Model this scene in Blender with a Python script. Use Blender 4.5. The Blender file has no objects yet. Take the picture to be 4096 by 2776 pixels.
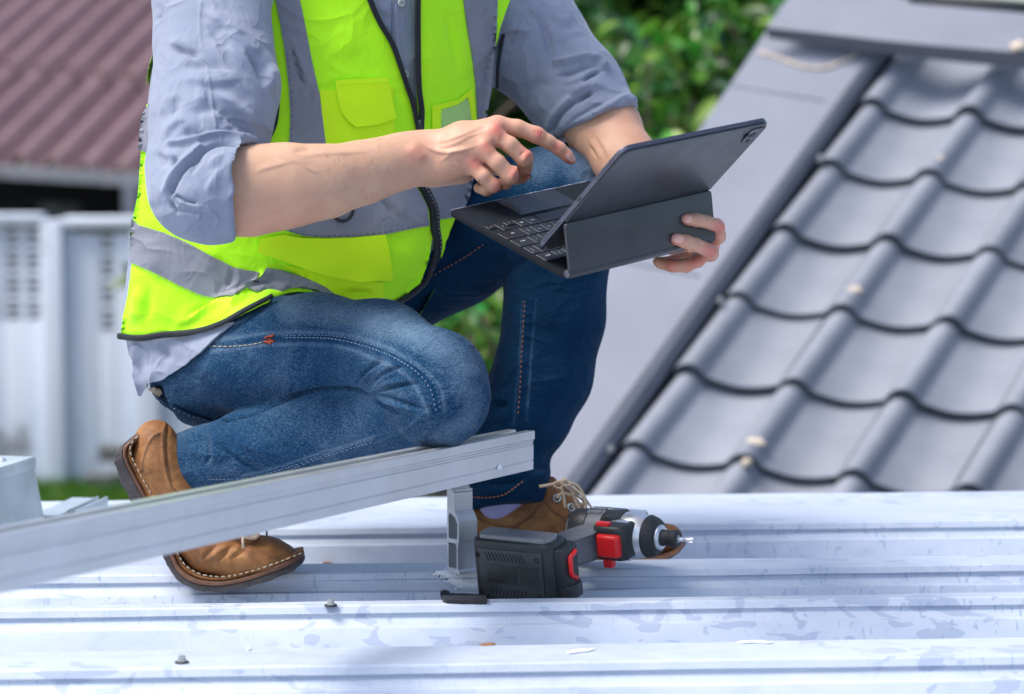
import bpy, bmesh, math, random
import numpy as np
from mathutils import Vector, Matrix
from mathutils.bvhtree import BVHTree
from mathutils.kdtree import KDTree
from mathutils.geometry import delaunay_2d_cdt

random.seed(7)
rng = np.random.default_rng(7)
scene = bpy.context.scene
COL = scene.collection

# ------------------------------------------------------------------ camera, sky, sun
FOC, CX, CY = 9671.0, 2048.0, 1388.0
PITCH = math.radians(5.0)
CAM_H = 3.4 * math.tan(math.radians(10.1))
cam_d = bpy.data.cameras.new('camera')
cam = bpy.data.objects.new('camera', cam_d)
COL.objects.link(cam)
cam.location = (0, 0, CAM_H)
cam.rotation_euler = (math.radians(90) - PITCH, 0, 0)
cam_d.sensor_width = 36.0
cam_d.lens = 85.0
cam_d.clip_start = 0.05
cam_d.clip_end = 500
cam_d.dof.use_dof = True
cam_d.dof.focus_distance = 3.2
cam_d.dof.aperture_fstop = 4.0
scene.camera = cam

SUN_EL, SUN_AZ = math.radians(60), math.radians(250)      # azimuth clockwise from +Y: high, left of and behind the camera
w = bpy.data.worlds.new('World')
scene.world = w
w.use_nodes = True
nt = w.node_tree
sky = nt.nodes.new('ShaderNodeTexSky')
sky.sky_type = 'NISHITA'
sky.sun_disc = False
sky.sun_elevation = SUN_EL
sky.sun_rotation = SUN_AZ
sky.air_density = 1.0
sky.dust_density = 2.2
sky.ozone_density = 1.0
nt.nodes['Background'].inputs['Strength'].default_value = 0.12
nt.links.new(sky.outputs[0], nt.nodes['Background'].inputs['Color'])
sd = bpy.data.lights.new('sun', 'SUN')
sd.energy = 2.1
sd.angle = math.radians(25)
sd.color = (1.0, 0.975, 0.94)
so = bpy.data.objects.new('sun', sd)
COL.objects.link(so)
sdir = Vector((math.sin(SUN_AZ) * math.cos(SUN_EL), math.cos(SUN_AZ) * math.cos(SUN_EL), math.sin(SUN_EL)))
so.rotation_euler = sdir.to_track_quat('Z', 'Y').to_euler()
so.location = (-3, -3, 8)
scene.view_settings.view_transform = 'Standard'
scene.view_settings.look = 'None'
scene.view_settings.gamma = 1.0
scene.view_settings.exposure = 1.02

# ------------------------------------------------------------------ pixel helpers (photo pixels -> points in the place)
CP, SP = math.cos(PITCH), math.sin(PITCH)
CAM = np.array([0, 0, CAM_H])
CR = {'s': (0, 0, 1.0), 'F': (0, 0, 1.7625), 'c1': (400, 0, .5078), 'c2': (1300, 0, .6024), 'c3': (400, 700, .6885),
      'c4': (1600, 400, .6024), 'c5': (400, 1300, .5078), 'c6': (1300, 1200, .6024), 'c7': (1700, 1850, .5164),
      'c8': (0, 1600, .6024), 'c9': (0, 0, .6349), 'c10': (900, 2100, .4733)}


def S(x, y, c='F'):
    ox, oy, k = CR[c]
    return ox + k * x, oy + k * y


def ray(px, py):
    vx, vy, vz = (px - CX) / FOC, 1.0, -(py - CY) / FOC
    return np.array([vx, vy * CP + vz * SP, -vy * SP + vz * CP])


def P(x, y, Y, c='F'):
    r = ray(*S(x, y, c))
    return Vector(CAM + r * (Y / r[1]))


def Pz(x, y, z, c='F'):
    r = ray(*S(x, y, c))
    return Vector(CAM + r * ((z - CAM_H) / r[2]))


def Ppl(x, y, p0, n, c='F'):
    r = ray(*S(x, y, c))
    p0, n = np.array(p0), np.array(n)
    return Vector(CAM + r * (((p0 - CAM) @ n) / (r @ n)))


def proj(pts):
    d = np.asarray(pts) - CAM
    x = d[:, 0]
    z = d[:, 1] * CP - d[:, 2] * SP
    y = -d[:, 1] * SP - d[:, 2] * CP
    return np.stack([CX + FOC * x / z, CY + FOC * y / z], 1)


def pxm(Y, c='F'):      # metres per pixel unit at depth Y
    return CR[c][2] * Y / FOC


# ------------------------------------------------------------------ object helpers
def link(name, me, mat=None, parent=None, smooth=True):
    ob = bpy.data.objects.new(name, me)
    COL.objects.link(ob)
    if mat is not None:
        if not me.materials:
            me.materials.append(mat)
    if parent is not None:
        ob.parent = parent
    if smooth:
        me.polygons.foreach_set('use_smooth', [True] * len(me.polygons))
    return ob


def empty(name, loc=(0, 0, 0)):
    o = bpy.data.objects.new(name, None)
    COL.objects.link(o)
    o.empty_display_size = .1
    return o


def tag(o, label=None, cat=None, group=None, kind=None):
    if label: o['label'] = label
    if cat: o['category'] = cat
    if group: o['group'] = group
    if kind: o['kind'] = kind
    return o


def mesh_from(verts, faces):
    me = bpy.data.meshes.new('mesh')
    me.from_pydata([tuple(v) for v in verts], [], faces)
    me.validate()
    me.update()
    return me


def bm_mesh(bm):
    me = bpy.data.meshes.new('mesh')
    bmesh.ops.recalc_face_normals(bm, faces=bm.faces)
    bm.to_mesh(me)
    bm.free()
    return me


def autosmooth(ob, ang=35):
    me = ob.data
    bm = bmesh.new()
    bm.from_mesh(me)
    a = math.radians(ang)
    for e in bm.edges:
        if len(e.link_faces) == 2:
            e.smooth = e.calc_face_angle(0) < a
    for f in bm.faces:
        f.smooth = True
    bm.to_mesh(me)
    bm.free()
    return ob


def frame(o, x, y, z):
    m = Matrix.Identity(4)
    for i, v in enumerate((x, y, z)):
        for k in range(3):
            m[k][i] = v[k]
    for k in range(3):
        m[k][3] = o[k]
    return m


def bm_box(bm, lo, hi, M=None, bev=0.0, seg=2):
    c = [(a + b) / 2 for a, b in zip(lo, hi)]
    s = [abs(b - a) for a, b in zip(lo, hi)]
    r = bmesh.ops.create_cube(bm, size=1.0)
    vs = r['verts']
    for v in vs:
        v.co = Vector((c[0] + v.co.x * s[0], c[1] + v.co.y * s[1], c[2] + v.co.z * s[2]))
    if bev > 0:
        es = list({e for v in vs for e in v.link_edges})
        rr = bmesh.ops.bevel(bm, geom=es, offset=bev, segments=seg, profile=.6, affect='EDGES')
        vs = list({v for f in rr['faces'] for v in f.verts} | {v for v in vs if v.is_valid})
        seen = set(vs)
        st = list(vs)
        while st:
            v = st.pop()
            for e in v.link_edges:
                u = e.other_vert(v)
                if u not in seen:
                    seen.add(u); st.append(u)
        vs = list(seen)
    if M is not None:
        for v in vs:
            v.co = M @ v.co
    return vs


def bm_prism(bm, poly, z0, z1, M=None, bev=0.0, seg=2):
    """poly: list of (x,y); extruded from z0 to z1"""
    a = [bm.verts.new((x, y, z0)) for x, y in poly]
    b = [bm.verts.new((x, y, z1)) for x, y in poly]
    n = len(poly)
    fs = [bm.faces.new(a[::-1]), bm.faces.new(b)]
    for i in range(n):
        fs.append(bm.faces.new((a[i], a[(i + 1) % n], b[(i + 1) % n], b[i])))
    vs = a + b
    if bev > 0:
        es = [e for e in fs[1].edges] + [e for e in fs[0].edges]
        rr = bmesh.ops.bevel(bm, geom=list(set(es)), offset=bev, segments=seg, profile=.6, affect='EDGES')
        seen = set(v for f in rr['faces'] for v in f.verts)
        st = list(seen)
        while st:
            v = st.pop()
            for e in v.link_edges:
                u = e.other_vert(v)
                if u not in seen:
                    seen.add(u); st.append(u)
        vs = list(seen)
    if M is not None:
        for v in vs:
            v.co = M @ v.co
    return vs


def bm_lathe(bm, prof, M=None, n=32, sy=1.0):
    """prof: (x along axis, r) ; axis = local X"""
    rings = []
    for x, r in prof:
        rings.append([bm.verts.new((x, r * math.cos(2 * math.pi * k / n), sy * r * math.sin(2 * math.pi * k / n))) for k in range(n)])
    for a, b in zip(rings, rings[1:]):
        for k in range(n):
            bm.faces.new((a[k], a[(k + 1) % n], b[(k + 1) % n], b[k]))
    if prof[0][1] > 1e-6: bm.faces.new(rings[0][::-1])
    if prof[-1][1] > 1e-6: bm.faces.new(rings[-1])
    if M is not None:
        for r in rings:
            for v in r:
                v.co = M @ v.co


def tube_mesh(pts, r, n=8, closed=False, flat=None):
    """tube along pts; r float or list; flat=(normal list, factor) squashes"""
    pts = [Vector(p) for p in pts]
    m = len(pts)
    rs = r if isinstance(r, (list, tuple)) else [r] * m
    vs, fs = [], []
    up = None
    for i, p in enumerate(pts):
        t = (pts[(i + 1) % m] - pts[i - 1]) if closed else (pts[min(i + 1, m - 1)] - pts[max(i - 1, 0)])
        if t.length < 1e-9: t = Vector((0, 0, 1))
        t.normalize()
        if up is None:
            up = Vector((0, 0, 1)) if abs(t.z) < .9 else Vector((1, 0, 0))
        if flat is not None:
            up = flat[0][i]
        s = t.cross(up)
        if s.length < 1e-6: s = t.orthogonal()
        s.normalize()
        u = s.cross(t).normalized()
        if flat is None: up = u
        k = 1.0 if flat is None else flat[1]
        for a in range(n):
            th = 2 * math.pi * a / n
            vs.append(p + s * (rs[i] * math.cos(th)) + u * (rs[i] * k * math.sin(th)))
    L = m if closed else m - 1
    for i in range(L):
        for a in range(n):
            j = (i + 1) % m
            fs.append((i * n + a, i * n + (a + 1) % n, j * n + (a + 1) % n, j * n + a))
    if not closed:
        fs.append(tuple(range(n))[::-1])
        fs.append(tuple((m - 1) * n + a for a in range(n)))
    return mesh_from(vs, fs)


def smooth_line(pts, step):
    """Catmull-Rom resample of 2D/3D points"""
    p = np.array([list(q) for q in pts], float)
    if len(p) == 2:
        n = max(2, int(np.linalg.norm(p[1] - p[0]) / step) + 1)
        return [p[0] + (p[1] - p[0]) * t for t in np.linspace(0, 1, n)]
    e = np.vstack([2 * p[0] - p[1], p, 2 * p[-1] - p[-2]])
    out = []
    for i in range(1, len(e) - 2):
        a, b, c, d = e[i - 1:i + 3]
        n = max(1, int(np.linalg.norm(c - b) / step))
        for t in np.arange(n) / n:
            out.append(.5 * ((2 * b) + (c - a) * t + (2 * a - 5 * b + 4 * c - d) * t * t + (3 * b - a - 3 * c + d) * t ** 3))
    out.append(p[-1])
    return out


# ------------------------------------------------------------------ materials
class N:
    def __init__(s, name):
        s.m = bpy.data.materials.new(name)
        s.m.use_nodes = True
        s.t = s.m.node_tree
        s.b = s.t.nodes['Principled BSDF']

    def n(s, t, **k):
        o = s.t.nodes.new('ShaderNode' + t)
        for a, v in k.items():
            if a[0] == '_':
                o.inputs[a[1:].replace('_', ' ')].default_value = v
            else:
                setattr(o, a, v)
        return o

    def l(s, a, b):
        s.t.links.new(a, b)

    def set(s, **k):
        for a, v in k.items():
            s.b.inputs[a.replace('_', ' ')].default_value = v
        return s

    def obj(s):
        return s.n('TexCoord').outputs['Object']

    def mapped(s, scale=(1, 1, 1), rot=(0, 0, 0), src=None):
        mp = s.n('Mapping')
        mp.inputs['Scale'].default_value = scale
        mp.inputs['Rotation'].default_value = rot
        s.l(src or s.obj(), mp.inputs['Vector'])
        return mp.outputs[0]

    def noise(s, scale, vec=None, detail=4, rough=.6, dist=0.0):
        o = s.n('TexNoise')
        o.inputs['Scale'].default_value = scale
        o.inputs['Detail'].default_value = detail
        o.inputs['Roughness'].default_value = rough
        o.inputs['Distortion'].default_value = dist
        s.l(vec or s.obj(), o.inputs['Vector'])
        return o.outputs['Fac']

    def ramp(s, fac, stops, interp='LINEAR'):
        r = s.n('ValToRGB')
        r.color_ramp.interpolation = interp
        el = r.color_ramp.elements
        while len(el) < len(stops): el.new(.5)
        for e, (p, c) in zip(el, stops):
            e.position = p
            e.color = (*c, 1) if len(c) == 3 else c
        s.l(fac, r.inputs[0])
        return r.outputs[0]

    def mix(s, fac, a, b, mode='MIX'):
        m = s.n('Mix', data_type='RGBA', blend_type=mode)
        for sock, v in ((m.inputs[0], fac), (m.inputs[6], a), (m.inputs[7], b)):
            if hasattr(v, 'is_linked') or hasattr(v, 'links'):
                s.l(v, sock)
            elif isinstance(v, (int, float)):
                sock.default_value = v
            else:
                sock.default_value = (*v, 1)
        return m.outputs[2]

    def math(s, op, a, b=0.0):
        m = s.n('Math', operation=op)
        for sock, v in ((m.inputs[0], a), (m.inputs[1], b)):
            if isinstance(v, (int, float)): sock.default_value = v
            else: s.l(v, sock)
        return m.outputs[0]

    def crease(s, scale, stretch=(1, 1, 1)):
        n = s.noise(scale, s.mapped(stretch, (0, .5, 0)), detail=1.5, rough=.45, dist=.7)
        a = s.math('ABSOLUTE', s.math('SUBTRACT', s.math('MULTIPLY', n, 2.0), 1.0))
        return s.math('POWER', s.math('SUBTRACT', 1.0, s.math('MINIMUM', s.math('MULTIPLY', a, 1.6), 1.0)), 2.2)

    def attr(s, name):
        a = s.n('Attribute', attribute_name=name)
        return a.outputs['Fac']

    def color(s, v):
        s.l(v, s.b.inputs['Base Color'])
        return s

    def bump(s, h, strength=.3, dist=.002, prev=None):
        b = s.n('Bump')
        b.inputs['Strength'].default_value = strength
        b.inputs['Distance'].default_value = dist
        s.l(h, b.inputs['Height'])
        if prev is not None: s.l(prev, b.inputs['Normal'])
        s.l(b.outputs[0], s.b.inputs['Normal'])
        return b.outputs[0]


def plain(name, col, rough=.5, metal=0.0, var=.12, scale=30, bump=.08, spec=.5, bscale=None, bdist=.001):
    m = N(name)
    nz = m.noise(scale, detail=5)
    c2 = tuple(min(1, x * (1 + var)) for x in col)
    c1 = tuple(x * (1 - var) for x in col)
    m.color(m.ramp(nz, [(.3, c1), (.7, c2)]))
    m.set(Roughness=rough, Metallic=metal)
    m.b.inputs['Specular IOR Level'].default_value = spec
    r = m.ramp(m.noise(scale * 2.3, detail=3), [(.3, (rough * .85,) * 3), (.7, (min(1, rough * 1.15),) * 3)])
    m.l(r, m.b.inputs['Roughness'])
    if bump > 0:
        m.bump(m.noise(bscale or scale * 6, detail=4), bump, bdist)
    return m.m


def mat_roof_metal():
    m = N('galvanised_sheet')
    m.set(Metallic=.12)
    v = m.mapped((1, 3.0, 3.0))
    big = m.noise(1.7, v, detail=5, rough=.62, dist=.4)
    fine = m.noise(26, m.mapped((1, 1.6, 1.6)), detail=6, rough=.7)
    base = m.ramp(big, [(.30, (.39, .44, .54)), (.55, (.50, .55, .635)), (.8, (.58, .61, .67))])
    base = m.mix(m.ramp(fine, [(.35, (0, 0, 0)), (.72, (.5, .5, .5))]), base, (.60, .64, .70))
    st = m.noise(21, m.mapped((1, 1.6, 2.0)), detail=2.0, rough=.4, dist=.8)
    gate0 = m.ramp(m.noise(2.3, m.mapped((1, 3, 1)), detail=1), [(.53, (0, 0, 0)), (.57, (1, 1, 1))])
    stm = m.mix(1.0, m.ramp(st, [(.57, (0, 0, 0)), (.585, (.62, .62, .62))]), gate0, 'MULTIPLY')
    base = m.mix(stm, base, (.33, .38, .50))
    sp = m.noise(75, m.mapped((1.2, .5, .45)), detail=3, rough=.5, dist=1.5)
    spm = m.ramp(sp, [(.60, (0, 0, 0)), (.66, (.6, .6, .6))])
    nrm = m.n('NewGeometry')
    sx = m.n('SeparateXYZ'); m.l(nrm.outputs['Normal'], sx.inputs[0])
    steep = m.ramp(sx.outputs['Z'], [(.70, (1, 1, 1)), (.93, (.12, .12, .12))])
    gate = m.ramp(m.noise(1.6, m.mapped((.6, 3, 1)), detail=1), [(.44, (.1, .1, .1)), (.56, (1, 1, 1))])
    spm = m.mix(1.0, m.mix(1.0, spm, gate, 'MULTIPLY'), steep, 'MULTIPLY')
    base = m.mix(spm, base, (.25, .32, .44))
    du = m.noise(9, m.mapped((.8, 4, 4)), detail=6, rough=.75)
    base = m.mix(m.ramp(du, [(.6, (0, 0, 0)), (.8, (.3, .3, .3))]), base, (.66, .60, .52))
    m.color(base)
    m.l(m.ramp(fine, [(.3, (.42,) * 3), (.7, (.6,) * 3)]), m.b.inputs['Roughness'])
    b = m.bump(m.noise(3.2, m.mapped((1, 2.5, 1))), .15, .006)
    m.bump(m.noise(160, detail=3), .06, .001, b)
    return m.m


def mat_cloth(name, col, col2=None, rough=.85, weave=900, sheen=.2, var=.08, bump=.25, wr=.35, cr=0.0):
    m = N(name)
    col2 = col2 or tuple(c * (1 + var) for c in col)
    nz = m.noise(9, detail=5)
    m.color(m.ramp(nz, [(.3, tuple(c * (1 - var) for c in col)), (.7, col2)]))
    m.set(Roughness=rough)
    m.b.inputs['Sheen Weight'].default_value = sheen
    m.b.inputs['Specular IOR Level'].default_value = .25
    b = m.bump(m.noise(28, detail=3, rough=.5, dist=.6), wr, .003)
    if cr:
        b = m.bump(m.crease(9, (1, 1, 1.5)), cr, .008, b)
        b = m.bump(m.crease(22, (1.6, 1, 1)), cr * .6, .003, b)
    m.bump(m.noise(weave, detail=2), bump, .0004, b)
    return m.m


def mat_denim(name, dark, mid, pale):
    m = N(name)
    m.set(Roughness=.92)
    m.b.inputs['Specular IOR Level'].default_value = .08
    m.b.inputs['Sheen Weight'].default_value = .04
    fade_shade = m.attr('fade_shade')
    seam = m.attr('seam')
    w1 = m.n('TexWave', wave_type='BANDS', bands_direction='DIAGONAL')
    w1.inputs['Scale'].default_value = 420
    w1.inputs['Distortion'].default_value = .6
    w1.inputs['Detail'].default_value = 2.0
    m.l(m.obj(), w1.inputs['Vector'])
    slub = m.noise(620, m.mapped((1, .5, .8), (0, .6, .3)), detail=3, rough=.8)
    slub2 = m.noise(760, m.mapped((.14, .5, 1.0), (0, .25, 0)), detail=3, rough=.7)
    cloud = m.noise(11, detail=5, rough=.6, dist=.5)
    f = m.math('ADD', fade_shade, m.math('MULTIPLY', m.math('SUBTRACT', cloud, .5), .42))
    f = m.math('ADD', f, m.math('MULTIPLY', m.math('SUBTRACT', slub, .5), .8))
    f = m.math('ADD', f, m.math('MULTIPLY', m.math('SUBTRACT', slub2, .5), .5))
    f = m.math('ADD', f, m.math('MULTIPLY', m.math('SUBTRACT', w1.outputs['Fac'], .5), .0))
    c = m.ramp(f, [(.0, dark), (.42, mid), (1.0, pale)])
    c = m.mix(seam, c, tuple(x * .55 for x in dark))
    m.color(c)
    b = m.bump(cloud, .3, .004)
    b = m.bump(m.crease(13, (1, 1, 1.6)), .55, .005, b)
    b = m.bump(m.crease(34, (1, 1, 1.4)), .3, .002, b)
    b = m.bump(slub, .35, .0006, b)
    pass
    return m.m


def mat_skin(name='skin'):
    m = N(name)
    red = m.attr('red')
    nz = m.noise(35, detail=4)
    fine = m.noise(380, detail=4, rough=.7)
    base = m.mix(nz, (.52, .285, .175), (.66, .405, .27))
    base = m.mix(m.math('MULTIPLY', red, 1.0), base, (.60, .17, .125))
    base = m.mix(m.ramp(fine, [(.55, (0, 0, 0)), (.8, (.25, .25, .25))]), base, (.50, .24, .17))
    m.color(base)
    m.set(Roughness=.5)
    m.b.inputs['Specular IOR Level'].default_value = .4
    m.b.inputs['Subsurface Weight'].default_value = .18
    m.b.inputs['Subsurface Radius'].default_value = (.9, .35, .2)
    m.b.inputs['Subsurface Scale'].default_value = .008
    b = m.bump(m.noise(120, m.mapped((.6, 1, 1)), detail=4, rough=.65), .22, .0015)
    m.bump(fine, .25, .0005, b)
    return m.m


def mat_leather(name, col, dark, pale):
    m = N(name)
    nz = m.noise(22, detail=7, rough=.72, dist=.8)
    c = m.ramp(nz, [(.30, dark), (.5, col), (.70, pale)])
    sc = m.noise(60, detail=6, rough=.75)
    c = m.mix(m.ramp(sc, [(.6, (0, 0, 0)), (.85, (.5, .5, .5))]), c, dark)
    c = m.mix(m.attr('seam'), c, tuple(x * .4 for x in dark))
    m.color(c)
    m.set(Roughness=.66)
    b = m.bump(nz, .4, .004)
    m.bump(m.noise(420, detail=4), .25, .0006, b)
    return m.m


M = {}
M['roof'] = mat_roof_metal()
M['alu'] = plain('brushed_aluminium', (.58, .59, .61), .38, .75, .06, 12, .05)
M['alu_cut'] = plain('cut_aluminium', (.72, .73, .75), .3, .8, .05, 90, .1)
M['galv'] = plain('galvanised_box_metal', (.50, .56, .58), .45, .4, .28, 9, .1)
M['screw'] = plain('zinc_screw_metal', (.42, .43, .42), .4, .7, .2, 120, .1)
M['rubber'] = plain('black_rubber', (.02, .021, .024), .6, 0, .3, 60, .2)
M['black'] = plain('black_plastic', (.022, .024, .028), .5, 0, .25, 50, .12, bscale=600, bdist=.0005)
M['gplas'] = plain('grey_plastic', (.18, .185, .20), .45, 0, .12, 60, .1, bscale=600, bdist=.0004)
M['red'] = plain('red_plastic', (.75, .018, .02), .35, 0, .08, 60, .04)
M['silver'] = plain('silver_casting', (.62, .64, .68), .33, .75, .1, 25, .1)
M['sealant'] = plain('white_sealant', (.90, .91, .94), .45, 0, .05, 40, .4, bdist=.003)
M['shirt'] = mat_cloth('grey_shirt_cotton', (.225, .255, .335), (.265, .295, .375), cr=.55)
M['vest'] = mat_cloth('fluorescent_polyester', (.46, 1.0, .006), (.50, 1.0, .010), .6, 700, .1, .03, .18, cr=.25)
M['vest2'] = mat_cloth('fluorescent_pocket_fabric', (.62, 1.0, .004), (.68, 1.0, .008), .6, 700, .1, .03, .18)
M['mesh'] = mat_cloth('dark_vest_lining', (.06, .065, .075))
M['strip'] = mat_cloth('silver_reflective_tape', (.21, .215, .255), (.245, .25, .29), .42, 500, .0, .05, .1, .25, cr=.4)
M['bind'] = mat_cloth('black_binding', (.012, .014, .018), None, .6, 800, .1, .1, .3, .2)
M['denim'] = mat_denim('worn_blue_denim', (.0015, .012, .035), (.0048, .038, .092), (.195, .28, .365))
M['denim2'] = mat_denim('dark_blue_denim', (.0035, .018, .050), (.008, .038, .095), (.13, .24, .33))
M['skin'] = mat_skin()
M['nail'] = plain('fingernail', (.78, .40, .33), .42, 0, .05, 60, .02)
M['leather'] = mat_leather('tan_leather', (.235, .092, .024), (.075, .028, .011), (.37, .17, .052))
M['sole'] = plain('dark_rubber_sole', (.052, .042, .042), .62, 0, .45, 35, .3, bdist=.003)
M['welt'] = plain('brown_welt', (.14, .062, .034), .55, 0, .25, 60, .2)
M['thread'] = plain('cream_thread', (.40, .34, .25), .8, 0, .15, 200, .2)
M['orange'] = plain('orange_thread', (.45, .16, .05), .8, 0, .2, 300, .2)
M['redthread'] = plain('red_thread', (.55, .09, .02), .8, 0, .2, 300, .2)
M['denimthread'] = plain('pale_denim_thread', (.17, .23, .31), .85, 0, .3, 300, .2)
M['lace'] = plain('beige_lace', (.50, .38, .27), .8, 0, .15, 300, .4, bdist=.0008)
M['sock'] = mat_cloth('lavender_sock', (.36, .34, .55))
M['tabback'] = plain('tablet_cover_black', (.030, .033, .040), .36, 0, .22, 14, .08, bscale=500, bdist=.0004)
M['tabedge'] = plain('tablet_grey_metal', (.12, .12, .15), .35, .8, .06, 40, .02)
M['kb'] = plain('keyboard_deck', (.012, .014, .018), .7, 0, .12, 60, .05, spec=.12)
M['key'] = plain('keycap', (.012, .013, .016), .42, 0, .1, 90, .03)
M['legend'] = plain('legend_white', (.72, .74, .78), .5, 0, .02, 90, 0)
M['pad'] = plain('trackpad', (.013, .014, .017), .25, 0, .05, 30, .01)
M['scuff'] = plain('scuffed_edge', (.48, .48, .60), .5, 0, .3, 400, .2)
M['glass'] = plain('dark_screen_glass', (.012, .013, .016), .08, 0, .02, 30, 0)
M['tile'] = plain('grey_roof_tile_paint', (.25, .265, .32), .8, 0, .07, 5, .12, bdist=.003)


def mat_tile():
    m = N('grey_roof_tile_paint')
    inf = m.n('ObjectInfo')
    n1 = m.noise(3.5, detail=6, rough=.65)
    n2 = m.noise(16, m.mapped((3, .8, .8), (0, .4, .5)), detail=5, rough=.7)
    n3 = m.noise(90, detail=5, rough=.8)
    c = m.ramp(n1, [(.3, (.185, .196, .232)), (.7, (.25, .262, .305))])
    c = m.mix(m.ramp(n2, [(.56, (0, 0, 0)), (.8, (.5, .5, .5))]), c, (.145, .15, .175))
    c = m.mix(m.ramp(n3, [(.66, (0, 0, 0)), (.78, (.6, .6, .6))]), c, (.33, .33, .33))
    hs = m.n('HueSaturation')
    m.l(c, hs.inputs['Color'])
    m.l(m.math('ADD', m.math('MULTIPLY', inf.outputs['Random'], .16), .92), hs.inputs['Value'])
    m.color(hs.outputs[0])
    m.set(Roughness=.68)
    m.bump(n3, .3, .002)
    return m.m


M['tile'] = mat_tile()
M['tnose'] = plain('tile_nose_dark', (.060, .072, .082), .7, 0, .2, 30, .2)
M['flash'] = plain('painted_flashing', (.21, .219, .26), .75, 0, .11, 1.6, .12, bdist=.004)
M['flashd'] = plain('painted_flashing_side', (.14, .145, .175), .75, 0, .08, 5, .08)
M['tan'] = plain('tan_mortar_patch', (.58, .48, .38), .9, 0, .3, 60, .4)
M['mauve'] = plain('mauve_roof_sheet', (.215, .130, .14), .75, 0, .16, 2.5, .1)
M['concrete'] = plain('grey_concrete', (.26, .26, .27), .85, 0, .25, 4, .3, bdist=.01)
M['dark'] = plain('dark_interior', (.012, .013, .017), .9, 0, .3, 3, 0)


def mat_wall():
    m = N('weathered_white_paint')
    st = m.noise(1.6, m.mapped((1, 1, .35)), detail=6, rough=.7)
    c = m.ramp(st, [(.36, (.26, .27, .28)), (.43, (.70, .76, .84)), (.75, (.78, .82, .88))])
    m.color(c)
    m.set(Roughness=.85)
    m.bump(m.noise(12, detail=5), .3, .01)
    return m.m


M['wall'] = mat_wall()
M['stain'] = plain('mouldy_concrete', (.12, .125, .12), .9, 0, .45, 6, .3)


def mat_leaf(name, col, var):
    m = N(name)
    inf = m.n('ObjectInfo')
    geo = m.n('NewGeometry')
    hs = m.n('HueSaturation')
    hs.inputs['Color'].default_value = (*col, 1)
    rn = m.math('ADD', geo.outputs['Random Per Island'], inf.outputs['Random'])
    fr = m.math('FRACT', rn)
    m.l(m.math('ADD', m.math('MULTIPLY', fr, .10), .44), hs.inputs['Hue'])
    m.l(m.math('ADD', m.math('MULTIPLY', m.math('FRACT', m.math('MULTIPLY', rn, 7.3)), 1.5 * var), 1 - .6 * var), hs.inputs['Value'])
    m.l(hs.outputs[0], m.b.inputs['Base Color'])
    m.set(Roughness=.32)
    m.b.inputs['Transmission Weight'].default_value = 0
    tr = m.n('BsdfTranslucent')
    m.l(hs.outputs[0], tr.inputs['Color'])
    mx = m.n('MixShader')
    mx.inputs[0].default_value = .3
    m.l(m.b.outputs[0], mx.inputs[1])
    m.l(tr.outputs[0], mx.inputs[2])
    m.l(mx.outputs[0], m.t.nodes['Material Output'].inputs[0])
    return m.m


M['leaf'] = mat_leaf('bright_leaf', (.055, .20, .018), 1.0)
M['leafd'] = mat_leaf('dark_leaf', (.022, .085, .010), .8)
M['leafy'] = mat_leaf('yellow_leaf', (.24, .34, .05), .5)
M['bark'] = plain('bark', (.10, .075, .055), .9, 0, .3, 20, .5, bdist=.01)
M['grass'] = mat_leaf('grass_blade', (.07, .19, .02), .7)
M['earth'] = plain('dark_earth', (.075, .062, .048), .95, 0, .4, 2, .5, bdist=.02)
M['dryleaf'] = plain('dry_leaf', (.55, .25, .08), .7, 0, .3, 200, .2)

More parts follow.
